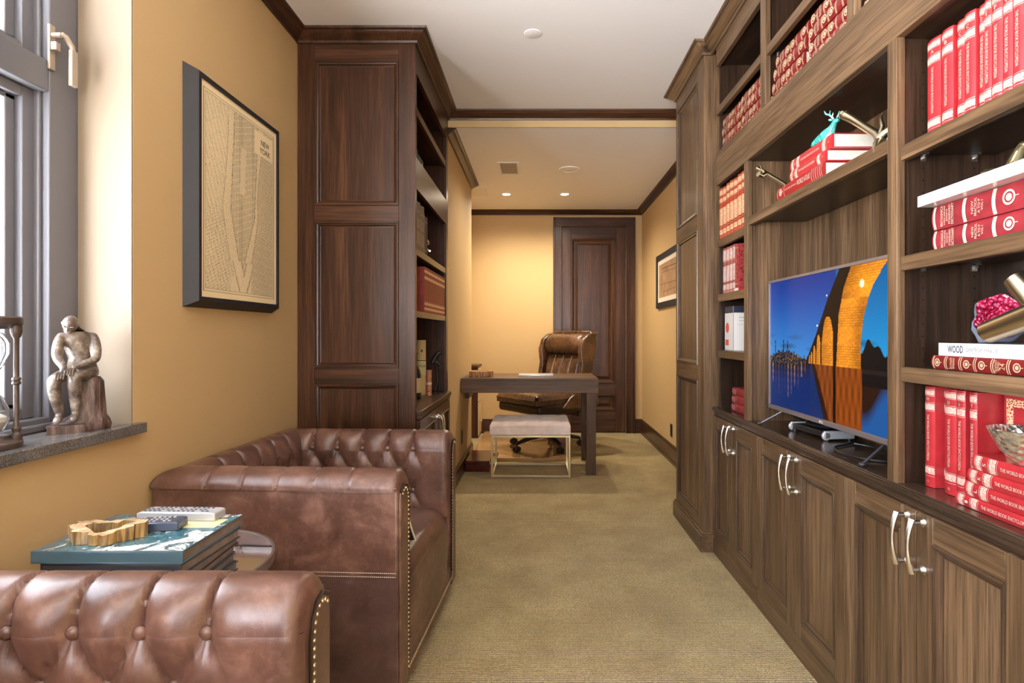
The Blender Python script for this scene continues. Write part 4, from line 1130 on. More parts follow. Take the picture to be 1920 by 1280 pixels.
V = [(x, -.040 + (d + .040) * s, .985 + (z - .985) * s) for x, s in zip(L_, S_) for d, z in pr]
f = [(i * n + j, i * n + (j + 1) % n, (i + 1) * n + (j + 1) % n, (i + 1) * n + j) for i in range(len(L_) - 1) for j in range(n)] + [tuple(range(n)), tuple(range((len(L_) - 1) * n, len(L_) * n))]
b.add(V, f); lb_(b, 'headrest_roll', LEATHER_E, ang=70)
for s in (-1, 1):
    pts = [(.02, .40), (-.12, .42), (-.150, .50), (-.085, .64), (-.085, .80), (-.120, .93), (-.105, 1.03), (-.05, 1.085), (.04, 1.10), (.06, .9), (.04, .6)]
    b = MB(BK); xi = .238 * s; xo_ = .292 * s
    b.prism(pts, min(xi, xo_), max(xi, xo_), map=lambda d, z, x: (x, d, z)); w_ = lb_(b, 'wing', LEATHER_E, bevel=.018, seg=4)
    b = MB(BK)
    P = [Vector((xo_ + s * .001, d + .012, z)) for d, z in pts[1:9]]; acc = 0
    for p, q_ in zip(P, P[1:]):
        L = (q_ - p).length; d = acc
        while d < L: b.ball(p.lerp(q_, d / L), (.003, .0035, .0035), 6, 4); d += .013
        acc = d - L
    b.build('nailhead_trim', NAIL, w_, local=True)
# side skirts joining seat and back
for s in (-1, 1):
    b = MB(); b.prism([(-.05, .40), (.24, .36), (.36, .40), (.34, .62), (.20, .60), (.05, .50)], min(.262 * s, .298 * s), max(.262 * s, .298 * s), map=lambda y, z, x: (x, y, z)); lb_(b, 'side_skirt', LEATHER_E, bevel=.015, seg=3)

# picture on the right office wall
t = thing('framed_print', 'black framed brown sketch print half hidden behind the tall cabinet', 'framed picture', (XR, 5.35, 1.65))
fnP = lambda u, v, w: (XR - w, u, v)
py1 = XR * 1067 / 224.5; py0 = 4.72; pz0, pz1 = H + .250, H + .775
b = MB(fnP); b.rings(py0, py1, pz0, pz1, [(0, .0), (0, .022), (.055, .022), (.055, .012)], fill=False); b.build('frame', BLACKM, t, flat=True)
b = MB(fnP); b.rings(py0 + .055, py1 - .055, pz0 + .055, pz1 - .055, [(0, .012), (.045, .0121), (.045, .0115)], fill=False); b.build('mat_board', plain('mat_board', srgb(226, 214, 200), .8), t, flat=True)
m = NT('brown_sketch_paper'); n1 = m.noise(m.coord(), 12, 4); SK = m.set(Base_Color=m.ramp(n1, [(.3, srgb(150, 116, 84)), (.7, srgb(178, 142, 104))]), Roughness=.7)
b = MB(fnP); b.box(py0 + .095, py1 - .095, pz0 + .095, pz1 - .095, .0105, .0112); b.build('print', SK, t)
b = MB(fnP); ys, ye = py0 + .12, py1 - .13; zm = (pz0 + pz1) / 2
def ln(y0, z0, y1, z1, w=.003):
    d = Vector((y1 - y0, z1 - z0)).normalized() * w; n_ = Vector((-d.y, d.x)); b.add([(y0 - n_.x, z0 - n_.y, .0116), (y1 - n_.x, z1 - n_.y, .0116), (y1 + n_.x, z1 + n_.y, .0116), (y0 + n_.x, z0 + n_.y, .0116)], [(0, 1, 2, 3)])
ln(ye - .10, zm + .12, ye - .10, zm - .12); ln(ye - .10, zm + .12, ys, zm + .10); ln(ye, zm - .03, ys, zm - .05, .002); ln(ye - .10, zm + .08, ys, zm + .06, .0015); ln(ye - .16, zm - .11, ys, zm - .10, .002)
for i in range(5): ln(ye - .12 - .05 * i, zm + .12, ye - .14 - .05 * i, zm + .075, .004)
b.build('sketch_lines', plain('sepia_ink', (.05, .03, .02, 1), .8), t, flat=True)

# ================================================================ television
tx, ty0_, ty1_, tz0, tz1 = 1.030, 1.593, 2.535, H - .329, H + .232
t = thing('television', 'flat television showing a lit arched bridge at dusk in the bookcase niche', 'television', (1.05, 2.06, ZB))
fnT = lambda u, v, w: (tx - w, u, v)
b = MB(fnT); bz = .010
b.box(ty0_, ty1_, tz0, tz1, -.028, -.001, 0); b.box(ty0_ + .15, ty1_ - .15, tz0 + .03, tz1 - .12, -.062, -.028, 1)
b.build('housing', [plain('dark_bezel', srgb(56, 56, 60), .4), BLACK], t, bevel=.002)
b = MB(fnT); BZ = plain('grey_metal_bezel', srgb(150, 140, 140), .35, .6)
for (u0, u1, v0, v1) in ((ty0_, ty1_, tz0, tz0 + .018), (ty0_, ty1_, tz1 - .011, tz1), (ty0_, ty0_ + bz, tz0 + .018, tz1 - .011), (ty1_ - bz, ty1_, tz0 + .018, tz1 - .011)): b.box(u0, u1, v0, v1, -.001, .006)
b.build('bezel', BZ, t, bevel=.001)
def interp(pts, v):
    if v <= pts[0][0]: return pts[0][1]
    for (a, x), (c, y) in zip(pts, pts[1:]):
        if v <= c: return x + (y - x) * (v - a) / (c - a)
    return pts[-1][1]
PR_ = [(.34, .770), (.536, .768), (.678, .785), (.798, .815), (.87, .842), (.912, .869), (.96, .897), (1.0, .928)]
PL_ = [(.34, .603), (.704, .623), (.874, .657), (1.0, .706)]
DK_ = [(.34, .585), (.60, .580), (.70, .590), (.80, .604), (1.0, .650)]
TOP_ = [(.375, .345), (.40, .425), (.46, .51), (.578, .66), (.623, 1.0)]
def decktop(u):
    return interp([(.34, .37), (.385, .43), (.45, .578), (.535, .80), (.623, .99), (.64, 1.1)], u)
rn = random.Random(4)
stars = [(rn.random() * .36, rn.random()) for _ in range(0)]
bld = []
for i in range(34):
    u_ = .0 + i * .0108; h_ = .02 + .035 * rn.random() + (.09 if i in (5, 13, 17) else 0) + (.03 if 4 < i < 26 else 0); bld.append((u_, h_, rn.random()))
def brick(u, v, k=1.0):
    row = int(v * 62); off = .5 * (row % 2); fv = (v * 62) % 1; fu = (u * 30 / k + off + .13 * sin(row * 5.1)) % 1
    g = .62 if (fv < .16 or fu < .10) else 1.0
    return g * (.85 + .25 * ((row * 7 + int(u * 30 / k + off) * 13) % 5) / 5)
def screen(u, v, rf=False):
    """u from the far (left) edge, v from the bottom"""
    HZ = .372 - .02 * (u < .3)
    if v < HZ and not rf:
        vv = HZ + (HZ - v) * (1.0 if u > .4 else 1.15)
        c = screen(u + .004 * sin(v * 90), min(1, vv), True)
        if .40 < u < .775:
            dk = .5; 
            if .583 < u < .603: return (.005, .002, .001)
            if u < .40 + (.372 - v) * .36: pass
            k = .42 if c[0] > c[2] else .25
            base = (.26, .055, .006) if u > .603 else (.22, .05, .008)
            r = .8 + .3 * sin(u * 160) * sin(v * 22)
            if u < .41 + (.372 - v) * .28: return (.004, .02, .10)
            if u < .44 + (.372 - v) * .30 and v > .0: return (.02, .006, .003)
            return tuple(x * r for x in base)
        if u >= .775:
            f = max(0, min(1, (.22 - v + .10 * sin(u * 22)) / .10))
            if v > .27: return (.004, .003, .004) if v < .345 else (.012, .008, .008)
            return (.02 - .01 * f, .006 + .07 * f, .003 + .26 * f)
        glow = 0
        for (bu, bh, br) in bld[::3]:
            if abs(u - bu) < .005 + .002 * sin(v * 120) and v > HZ - bh * 3.2: glow = .5 * br
        f = min(1, (HZ - v) / .14)
        d = (.002, .004 + .014 * f, .010 + .10 * f)
        return (d[0] + .75 * glow * (1 - .6 * f), d[1] + .38 * glow * (1 - .6 * f), d[2] + .08 * glow)
    # sky
    s = max(0, min(1, (v - .37) / .63))
    sky = [.002 + .03 * (1 - s) ** 2, .030 + .19 * (1 - s) ** 1.5, .22 + .32 * (1 - s)]
    if u > .6: sky = [sky[0] * .5, sky[1] + .07, sky[2] + .05]
    cl = sin(u * 14 + v * 30) * sin(v * 52 - u * 9) * max(0, 1 - abs(v - .50) / .11)
    if cl > .15: sky = [x * (1 - .6 * min(1, cl)) for x in sky]
    c = sky
    if u < .40 and not rf:
        pass
    pr, pl, dk = interp(PR_, v), interp(PL_, v), interp(DK_, v)
    if pl < u < pr:
        e = (u - pl) / (pr - pl); g = brick((u - pl) / (pr - pl) * .17, v) * (.55 + .6 * e if v > .8 else .62 + .5 * sin(pi * min(1, e + .15)))
        w = 1.0 + .5 * math.exp(-((u - .79) ** 2 + (v - .90) ** 2) / .006)
        return (.80 * g * w, .26 * g * w, .018 * g)
    if v < .36: pass
    if u >= pr:
        th = .50 + .035 * sin(u * 40) + .02 * sin(u * 95) + .05 * (u - .8)
        if v < th: return (.003, .003, .004)
        return tuple(c)
    top = decktop(u)
    if .372 <= u < pl and v < top:
        # openings of the receding arches
        for (a0, a1, vt, k) in ((.494, .583, .70, 1.0), (.452, .486, .575, .7), (.424, .446, .50, .5), (.404, .419, .455, .4), (.389, .400, .43, .3)):
            if a0 < u < a1:
                m_ = (u - a0) / (a1 - a0); arch = vt - (abs(m_ - .55) * 2) ** 2.6 * .16 * (vt - .36) / .34
                if v < arch:
                    g = brick(m_ * .09, v, k) * (.75 + .35 * m_); return (.72 * g, .24 * g, .02 * g)
        return (.006, .003, .003)
    if u < .40:
        for (bu, bh, br) in bld:
            if bu <= u < bu + .0108 and v < .372 + bh:
                lit = rn.random() < .08
                return (.45, .25, .08) if lit else (.008, .008, .018)
        if v < .40: return (.02, .012, .01) if rn.random() > .1 else (.7, .35, .1)
    for (lu, lv) in ((.535, .84), (.46, .64)):
        d = ((u - lu) ** 2 * 3 + (v - lv) ** 2) ** .5
        if d < .007: return (1.2, 1.1, .8)
    return tuple(c)
def scr(u, v):
    c = screen(u, v)
    d = ((u - .775) ** 2 * 3 + (v - .885) ** 2)
    if d < .0006: c = (1.4, 1.1, .6)
    return c
NU, NV = 300, 190
b = MB(fnT); su0, su1, sv0, sv1 = ty0_ + bz, ty1_ - bz, tz0 + .018, tz1 - .011
b.grid(NU, NV, lambda i, j: (su1 - (su1 - su0) * i, sv0 + (sv1 - sv0) * j, .0005))
cols = [scr(i / NU, j / NV) for i in range(NU + 1) for j in range(NV + 1)]
m = NT('lit_screen'); at = m.n('ShaderNodeAttribute', attribute_name='col')
m.set(Base_Color=(.002, .002, .002, 1), Roughness=.2, Specular_IOR_Level=.12, Emission_Color=at.outputs['Color'], Emission_Strength=.66)
b.build('screen', m.mat, t, colors=cols, recalc=False, flat=True)
b = MB(); b.text('LG', .013, basis((tx - .0066, 2.055, tz0 + .009), (0, -1, 0), (0, 0, 1), (-1, 0, 0)), bold=.02); b.ball((tx - .0066, 2.070, tz0 + .009), (.0008, .0045, .0045), 12, 6); b.build('logo', WHITE, t)
for y, e in ((2.41, 1), (1.70, -1)):
    for xx in (.950, 1.155):
        b = MB(); b.tube([(tx + .012, y - .03 * 0, tz0 + .004), (xx, y + .03 * e, ZB + .006)], .0045, 8); b.ball((xx, y + .03 * e, ZB + .0065), (.010, .010, .006), 10, 6); b.build('foot', plain('dark_steel', (.08, .08, .09, 1), .3, .6), t)
# black box with coiled cable
MB_ = basis((1.037, 2.058, ZB + .001), Vector((.966, .10, 0)).normalized(), Vector((-.10, .966, 0)).normalized(), (0, 0, 1))
t = thing('media_player', 'black box with silver end caps on the counter below the television', 'media player', M=MB_)
b = MB(); b.box(.004, .112, .012, .222, .010, .032); b.build('body', BLACK, t, local=True, bevel=.003)
for y0, y1 in ((0, .012), (.222, .234)):
    b = MB(); b.box(0, .116, y0, y1, .006, .036); b.cyl((.008, y0, .018), (.008, y1, .018), .016, n=16); b.build('end_cap', SILV, t, local=True, bevel=.003)
for x, y in ((.012, .015), (.104, .015), (.012, .219), (.104, .219)):
    b = MB(); b.cyl((x, y, 0), (x, y, .01), .009, n=14); b.build('rubber_foot', BLACK, t, local=True)
pts = []
for i in range(64):
    a = 2 * pi * i / 20; pts.append(MB_ @ Vector((.055 + .032 * cos(a) + .003 * (i // 20), .118 + .075 * sin(a), .0378 + .0022 * (i / 20))))
b = MB(); b.tube(pts, .0028, 6); o = b.build('coiled_cable', BLACK); tag(o, 'coil of thin black cable lying on the silver-ended box under the television', 'cable')
pts = []
for i in range(40):
    a = radians(100 + 330 * i / 39); pts.append((1.06 + .078 * cos(a), 1.84 + .125 * sin(a), ZB + .0045 + (.0) ))
pts = [(1.150, 2.02, ZB + .0045), (1.10, 2.00, ZB + .0045)] + [(p[0], p[1], p[2] + .008 * (i > 30) * (i - 30) / 9) for i, p in enumerate(pts)]
b = MB(); b.tube(pts, .0038, 8); o = b.build('looped_cable', BLACK); tag(o, 'open loop of black cable on the counter under the near half of the television', 'cable')
# ================================================================ books
REDB = plain('bright_red_binding', (.46, .026, .034, 1), .34, coat=.35, noise=.2)
MARB = plain('maroon_binding', (.20, .012, .012, 1), .36, coat=.25, noise=.3)
ORB = plain('orange_red_binding', (.42, .045, .018, 1), .34, coat=.3, noise=.3)
WORN = plain('worn_crimson_cloth', (.30, .018, .026, 1), .6, noise=.35)
GOLD = plain('pale_gilt', (.80, .62, .40, 1), .32, .45)
SILG = plain('bright_gilt', (.86, .74, .60, 1), .3, .3)
GREY_B = plain('grey_band', srgb(196, 188, 168), .6)
def filig(name, base, ink, sc=260):
    m = NT(name); vo = m.n('ShaderNodeTexVoronoi', feature='DISTANCE_TO_EDGE'); vo.inputs['Scale'].default_value = sc; m.l(m.coord(), vo.inputs['Vector'])
    return m.set(Base_Color=m.ramp(vo.outputs['Distance'], [(.08, ink), (.20, base)]), Roughness=.35)
FIL = filig('gilt_filigree_on_red', (.46, .026, .034, 1), (.80, .66, .54, 1), 420)
FILO = filig('gilt_filigree_on_orange', (.42, .045, .018, 1), (.80, .58, .34, 1), 200)
FILD = filig('tan_and_black_marbling', (.03, .026, .022, 1), (.32, .24, .14, 1), 130)
BIND = {}
def book_mesh(key, style, w, h, d, t):
    """local: spine faces -y, thickness along x, height along z"""
    cov = style['cover']; c = min(.003, w * .12); bul = min(.005, w * .16) if style.get('round', True) else .0
    n = 6; S = [i / n for i in range(n + 1)]
    yy = lambda s: -bul * (1 - (2 * s - 1) ** 2)
    outer = [(0, d)] + [(w * s, yy(s)) for s in S] + [(w, d)]
    inner = [(w - c, d), (w - c, .005), (c, .005), (c, d)]
    b = MB(); b.prism(outer + inner, 0, h); b.build('cover', cov, t, local=True)
    b = MB(); b.box(c, w - c, .005, d - .005, .003, h - .003); b.build('pages', style.get('pages', PAGE), t, local=True)
    b = MB(); tx_ = MB(); mats = [GOLD, FIL]; mats = style.get('inks', mats); e = .0005
    for it in style['items']:
        k = it[0]
        if k in 'bf':          # band / filigree: z0, z1 as fractions
            z0, z1 = it[1] * h, it[2] * h; mi = 0 if k == 'b' else 1
            b.grid(n, 1, lambda s, v: (w * (.03 + .94 * s), yy(.03 + .94 * s) - e, z0 + (z1 - z0) * v), mi)
        elif k == 'x': pass
        elif k == 't':         # text running down the spine: z centre, string, length, size
            tx_.text(it[2], 1.0, basis((w * .5, -bul - e * 1.6, it[1] * h), (0, 0, -1), (1, 0, 0), (0, -1, 0)) @ Matrix.Diagonal((1, it[4], 1, 1)), 0, w=it[3] * h, bold=it[5] if len(it) > 5 else .0)
        elif k == 'a':         # text across the spine
            tx_.text(it[2], 1.0, basis((w * .5, -bul - e * 1.6, it[1] * h), (1, 0, 0), (0, 0, 1), (0, -1, 0)) @ Matrix.Diagonal((1, it[4], 1, 1)), 0, w=it[3] * w)
        elif k == 'o':         # round medallion
            r = min(w * .30, .016); cz = it[1] * h
            for r0, r1 in ((r, r * .72), (r * .48, .0002)):
                v = []; N = 18
                for i in range(N):
                    a = 2 * pi * i / N; v += [(w * .5 + r0 * cos(a), -bul - e * 1.5, cz + r0 * sin(a)), (w * .5 + r1 * cos(a), -bul - e * 1.5, cz + r1 * sin(a))]
                b.add(v, [(2 * i, 2 * ((i + 1) % N), 2 * ((i + 1) % N) + 1, 2 * i + 1) for i in range(N)], 0)
            b.box(w * .5 - .0008, w * .5 + .0008, -bul - e * 1.6, -bul - e, cz - r * 1.5, cz - r * .9, 0)
    if tx_.v: tx_.build('spine_lettering', mats[0], t, local=True, recalc=False, flat=True)
    if b.v: b.build('gilding', mats, t, local=True, recalc=False, flat=True)
def book(lab, M, style, w, h, d, group, key=None):
    key = (key or id(style), round(w, 3), round(h, 3), round(d, 3))
    if key in BIND: return dup(BIND[key], M, lab, group)
    t = thing('book', lab, 'book', M=M, group=group); book_mesh(key, style, w, h, d, t); BIND[key] = t; return t
UPR = lambda X, Y, Z: basis((X, Y, Z), (0, -1, 0), (1, 0, 0), (0, 0, 1))      # right bookcase, upright, starting at its far edge
LIE = lambda X, Y, Z: basis((X, Y, Z), (0, 0, 1), (1, 0, 0), (0, 1, 0))       # right bookcase, lying, near end at Y
UPL = lambda X, Y, Z: basis((X, Y, Z), (0, 1, 0), (-1, 0, 0), (0, 0, 1))      # left bookcase, upright, starting at its near edge
BRIT = dict(cover=MARB, inks=[GOLD, GOLD], items=[('b', .970, .984), ('o', .925), ('b', .838, .847), ('b', .818, .827), ('a', .768, 'Encyclopaedia', .8, .013), ('a', .738, 'Britannica', .75, .013), ('b', .675, .684), ('b', .655, .664), ('o', .597), ('b', .522, .531), ('b', .503, .512), ('o', .442), ('b', .350, .359), ('b', .331, .340), ('b', .205, .214), ('b', .186, .195), ('o', .12), ('b', .03, .045)])
def wbe(num, let): return dict(cover=REDB, inks=[SILG, FIL], items=[('b', .205, .208), ('f', .130, .195), ('b', .108, .111), ('t', .49, 'THE WORLD BOOK ENCYCLOPEDIA', .46, .011), ('b', .755, .758), ('f', .768, .830), ('b', .84, .843), ('b', .905, .908), ('f', .915, .962), ('b', .970, .973), ('a', .872, let, .22, .013), ('a', .055, num, .15, .010)])
ORD = ['first', 'second', 'third', 'fourth', 'fifth', 'sixth', 'seventh', 'eighth', 'ninth', 'tenth', 'eleventh', 'twelfth', 'thirteenth', 'fourteenth']
# upper shelves: maroon volumes lying in stacks
G = 'maroon encyclopedia volumes lying stacked on the upper shelf'
zb = RT - .0095
rb = random.Random(21)
def stack(X, Yn, rows, offs, where, names):
    for i in range(rows):
        book('maroon volume %s of the %s' % (names[i], where), LIE(X + .004 * (i % 2), Yn + offs[i], zb + i * .0468), BRIT, .0463, .282, .20, G, 'brit')
N4 = ['at the bottom', 'second from the bottom', 'third from the bottom', 'on top']
stack(.968, 2.703, 4, (.006, .002, .000, -.004), 'farther stack on the far upper shelf', N4)
stack(.962, 2.405, 4, (.004, .000, .006, .010), 'nearer stack on the far upper shelf', N4)
stack(.965, 2.045, 4, (.030, .022, -.002, -.015), 'farther stack on the middle upper shelf', N4)
stack(.960, 1.725, 4, (.018, .012, .006, -.002), 'nearer stack on the middle upper shelf', N4)
stack(.965, 1.385, 2, (.015, .010), 'short stack at right end of upper shelf', ['at the bottom', 'on top'])
# far narrow column
ORS = dict(cover=ORB, inks=[GOLD, FILO], items=[('b', .965, .970), ('f', .86, .95), ('b', .84, .846), ('f', .72, .80), ('b', .70, .705), ('f', .26, .60), ('b', .22, .226), ('f', .08, .18), ('b', .04, .046)])
y = 2.992 - .010
for i, w in enumerate((.054, .054, .052, .054, .056, .055, .041)):
    book('orange-red gilt volume, %s from far end of narrow column top shelf' % ORD[i], UPR(.950, y, FARZ[0] + .001), ORS, w - .0015, .262 - .004 * (i % 3 == 1), .20, 'orange red volumes in the narrow column', 'ors'); y -= w
LTS = dict(cover=plain('faded_rose_binding', (.42, .12, .10, 1), .4, noise=.4), inks=[SILG, filig('gilt_filigree_on_rose', (.32, .05, .045, 1), (.75, .66, .6, 1), 240)], items=[('f', .72, .95), ('b', .70, .705), ('f', .26, .60), ('f', .08, .20), ('b', .04, .046)])
y = 2.982
for i, w in enumerate((.052, .050, .048, .046)):
    book('pale rose gilt volume, %s from far end of narrow column second shelf' % ORD[i], UPR(.968, y, FARZ[1] + .001), LTS, w - .002, .236, .19, 'pale rose volumes in the narrow column', 'lts'); y -= w
PAT = dict(cover=filig('dark_red_patterned_binding', (.16, .012, .014, 1), (.34, .05, .05, 1), 60), inks=[GOLD, FILO], items=[('b', .90, .91), ('b', .06, .07)])
book('dark red patterned book at the near end of the narrow column second shelf', UPR(.962, y - .004, FARZ[1] + .022), PAT, .052, .208, .20, None, 'pat')
t = thing('slipcase', 'flat bright red case lying under the dark red patterned book', 'case', (1.05, y - .03, FARZ[1]))
b = MB(); b.box(.958, 1.17, y - .062, y - .002, FARZ[1] + .001, FARZ[1] + .020); b.build('case', REDB, t, bevel=.001)
b = MB(); b.box(.957, .958, y - .058, y - .006, FARZ[1] + .005, FARZ[1] + .016); b.build('paper_label', PAGE, t)
# white box set with navy top
t = thing('boxed_book', 'tall white boxed book with navy top edge and coral motif in the narrow column', 'book', (1.05, 2.9, FARZ[2]))
wx0, wy0, wy1, wz = .972, 2.838, 2.966, FARZ[2] + .001
b = MB(); b.box(wx0, 1.18, wy0, wy1, wz, wz + .190, 0); b.box(wx0, 1.18, wy0, wy1, wz + .190, wz + .224, 1); b.build('case', [plain('white_glossy_card', srgb(228, 226, 222), .3, coat=.3), plain('navy_card', srgb(46, 50, 66), .4)], t, bevel=.001)
b = MB(); CORAL = plain('coral_print', srgb(214, 92, 74), .5)
b.ball((wx0 - .0003, 2.925, wz + .115), (.0004, .026, .026), 16, 8); b.box(wx0 - .0006, wx0, 2.905, 2.955, wz + .025, wz + .055); b.build('spine_motif', CORAL, t)
b = MB(); b.box(wx0 - .001, wx0 + .002, wy0 - .0008, wy0, wz, wz + .224); b.box(1.0, 1.06, wy0 - .0006, wy0, wz + .165, wz + .168); b.box(1.0, 1.07, wy0 - .0006, wy0, wz + .15, wz + .152); b.box(.99, 1.08, wy0 - .0006, wy0, wz + .13, wz + .131); b.build('print_lines', plain('grey_print', srgb(150, 148, 150), .6), t)
for i in range(3):
    book(('small crimson volume lying %s of three in the narrow column' % ('at the bottom', 'in the middle', 'on top')[i]), LIE(.985 + .004 * i, 2.655 + .006 * i, ZB + .001 + .0392 * i), dict(cover=WORN, inks=[SILG, SILG], items=[('a', .93, 'LIFE', .7, .016), ('a', .85, 'AND', .6, .014), ('a', .78, 'HOPE', .7, .016), ('b', .70, .706)]) if i == 0 else BIND_S, .0388, .236, .18, 'small crimson volumes on the counter', 'crim')
    if i == 0: BIND_S = {'cover': WORN, 'items': []}
# atlas stack in the niche
ATL = dict(cover=plain('crimson_cloth', (.30, .014, .016, 1), .45), inks=[SILG, GOLD], items=[('b', .985, .990), ('o', .90), ('b', .82, .825), ('t', .665, 'ENCYCLOPAEDIA BRITANNICA', .26, .008), ('t', .385, 'WORLD ATLAS', .27, .026), ('b', .22, .226), ('b', .18, .184), ('b', .14, .146), ('b', .10, .104), ('b', .06, .066), ('b', .03, .034)])
zs = H + .5213 + .001
book('large crimson WORLD ATLAS lying at the bottom of the stack in the niche', LIE(.942, 1.874, zs), ATL, .044, .362, .235, None, 'atlas')
zs += .0445
book('bright red volume lying between the atlas and the turquoise elk book', LIE(.944, 1.866, zs), wbe('15', 'N-O'), .037, .262, .20, 'bright red volumes in the niche stack')
zs += .0375
book('thick bright red volume lying on top of the niche stack under the elk', LIE(.956, 1.848, zs), wbe('20', 'U-V'), .047, .300, .205, 'bright red volumes in the niche stack')
zs += .0475
# near bay, top shelf
y = 1.4616; G1 = 'bright red volumes upright on the near bay top shelf'
for i, (w, gap) in enumerate(((.050, .0022), (.040, .004), (.030, .0), (.036, .002), (.022, .0), (.022, .0), (.030, .0), (.026, .0), (.028, .0), (.027, .0))):
    book('bright red gilt volume, %s from the left on the near bay top shelf' % ORD[i], UPR(1.0 + .006 * (i in (2, 4)), y, NEARZ[0] + .001), wbe(str(i + 1), 'ABCCDEFGHJ'[i]), w - .001, .253, .19, G1); y -= w + gap
# second shelf: two worn dictionaries, white book, brass figure
DIC = dict(cover=WORN, inks=[GREY_B, GREY_B], pages=plain('aged_paper', srgb(196, 176, 160), .9), items=[('b', .962, .985), ('a', .890, 'BRITANNICA', .86, .011), ('a', .862, 'WORLD LANGUAGE', .8, .007), ('a', .838, 'EDITION OF', .5, .007), ('a', .812, 'STANDARD', .8, .009), ('a', .782, 'DICTIONARY', .86, .011), ('b', .660, .690), ('a', .595, 'NEW', .5, .009), ('a', .565, 'PRACTICAL', .7, .010), ('a', .535, 'A TO P', .55, .009), ('a', .508, 'VOL I', .4, .008), ('b', .398, .428), ('o', .29), ('b', .12, .15), ('b', .02, .04)])
z2 = NEARZ[1] + .001
book('worn crimson dictionary lying at the bottom under the white book', LIE(.972, 1.075, z2), DIC, .0475, .322, .215, 'worn crimson dictionaries', 'dic')
book('worn crimson dictionary lying directly beneath the white book', LIE(.966, 1.068, z2 + .048), DIC, .057, .322, .215, 'worn crimson dictionaries', 'dic')
WST = dict(cover=plain('glossy_white_cover', srgb(232, 236, 242), .2, coat=.5), round=False, items=[])
book('large glossy white book lying on the two worn dictionaries', LIE(.928, 1.05, z2 + .106), WST, .026, .342, .27, None, 'white')
zW = z2 + .132
# third shelf
z3 = NEARZ[2] + .001
VOL = dict(cover=MARB, inks=[GOLD, GOLD], items=BRIT['items'][:13] + [('a', .308, 'Metaphysics', .8, .012), ('a', .284, 'Norway', .6, .012), ('a', .245, '24', .42, .020)] + BRIT['items'][13:])
book('maroon encyclopedia volume 24 lying under the white WOOD book', LIE(.972, 1.115, z3), VOL, .0325, .285, .205, None, 'vol24')
WDS = dict(cover=WST['cover'], inks=[plain('grey_ink', srgb(84, 84, 90), .6), plain('pale_blue_print', srgb(176, 196, 220), .4)], round=False, items=[('t', .785, 'WOOD', .19, .024, .03), ('t', .485, 'IDENTIFICATION & USE', .345, .012), ('f', .195, .26)])
book('white book titled WOOD lying on the maroon volume', LIE(.978, 1.128, z3 + .033), WDS, .030, .262, .20, None, 'wood')
zWd = z3 + .0635
# bottom bay
G2 = 'bright red volumes upright on the counter of the near bay'
y = 1.4705
for i, (w, gap) in enumerate(((.038, .0), (.034, .0), (.040, .0), (.028, .012), (.024, .004))):
    book('bright red gilt volume standing %s from the left on the counter' % ORD[i], UPR(1.0 + (.022 if i == 1 else 0), y, ZB + .001), wbe(str(i + 11), ['M', 'P', 'Q-R', 'So', 'T'][i]), w - .001, .255, .19, G2); y -= w + gap
# face-out volume leaning on the back
t = thing('book', 'bright red volume standing face out behind the hammered bowl, cover bordered in gilt', 'book', (1.08, 1.25, ZB))
b = MB(); b.box(1.054, 1.057, 1.105, 1.288, ZB + .001, ZB + .256); b.box(1.082, 1.085, 1.105, 1.288, ZB + .001, ZB + .256); b.box(1.057, 1.082, 1.285, 1.288, ZB + .001, ZB + .256); b.build('cover', REDB, t, bevel=.0008)
b = MB(); b.box(1.057, 1.082, 1.108, 1.285, ZB + .004, ZB + .253); b.build('pages', PAGE, t)
b = MB(); x = 1.0534
for (y0, y1, z0, z1) in ((1.262, 1.280, .03, .245), (1.110, 1.262, .228, .245), (1.110, 1.262, .03, .047)): b.box(x, x + .0005, y0, y1, ZB + z0, ZB + z1)
b.build('gilt_border', filig('gilt_border_pattern', (.40, .02, .015, 1), (.85, .66, .38, 1), 170), t)
zz = ZB + .001
for i, (X, yn, w, nm) in enumerate(((.965, 1.036, .026, 'at the bottom'), (.968, 1.012, .033, 'second from the bottom'), (.965, .998, .0305, 'third from the bottom'), (.966, .985, .034, 'topmost, under the hammered bowl'))):
    book('bright red volume lying %s of the counter stack' % nm, LIE(X, yn, zz), wbe(str(i + 17), ['I', 'L', 'K', 'S'][i]), w - .0004, .276, .084, 'bright red volumes lying on the counter', 'w%d' % i); zz += w
# hammered bowl
m = NT('hammered_silver'); vo = m.n('ShaderNodeTexVoronoi'); vo.inputs['Scale'].default_value = 75; m.l(m.coord(), vo.inputs['Vector']); m.bump(vo.outputs['Distance'], .9, .006); HSIL = m.set(Base_Color=(.80, .77, .69, 1), Metallic=.92, Roughness=.24)
t = thing('hammered_bowl', 'hammered silver bowl standing on the lying red volumes', 'bowl', (.990, 1.150, zz))
b = MB(); pr = [(.0001, 0), (.024, 0), (.028, .006), (.046, .028), (.060, .054), (.068, .072), (.066, .073), (.057, .054), (.043, .030), (.024, .010), (.0001, .008)]
b.lathe(pr, (.990, 1.150, zz), 48, caps=False); b.build('bowl', HSIL, t, ang=70)

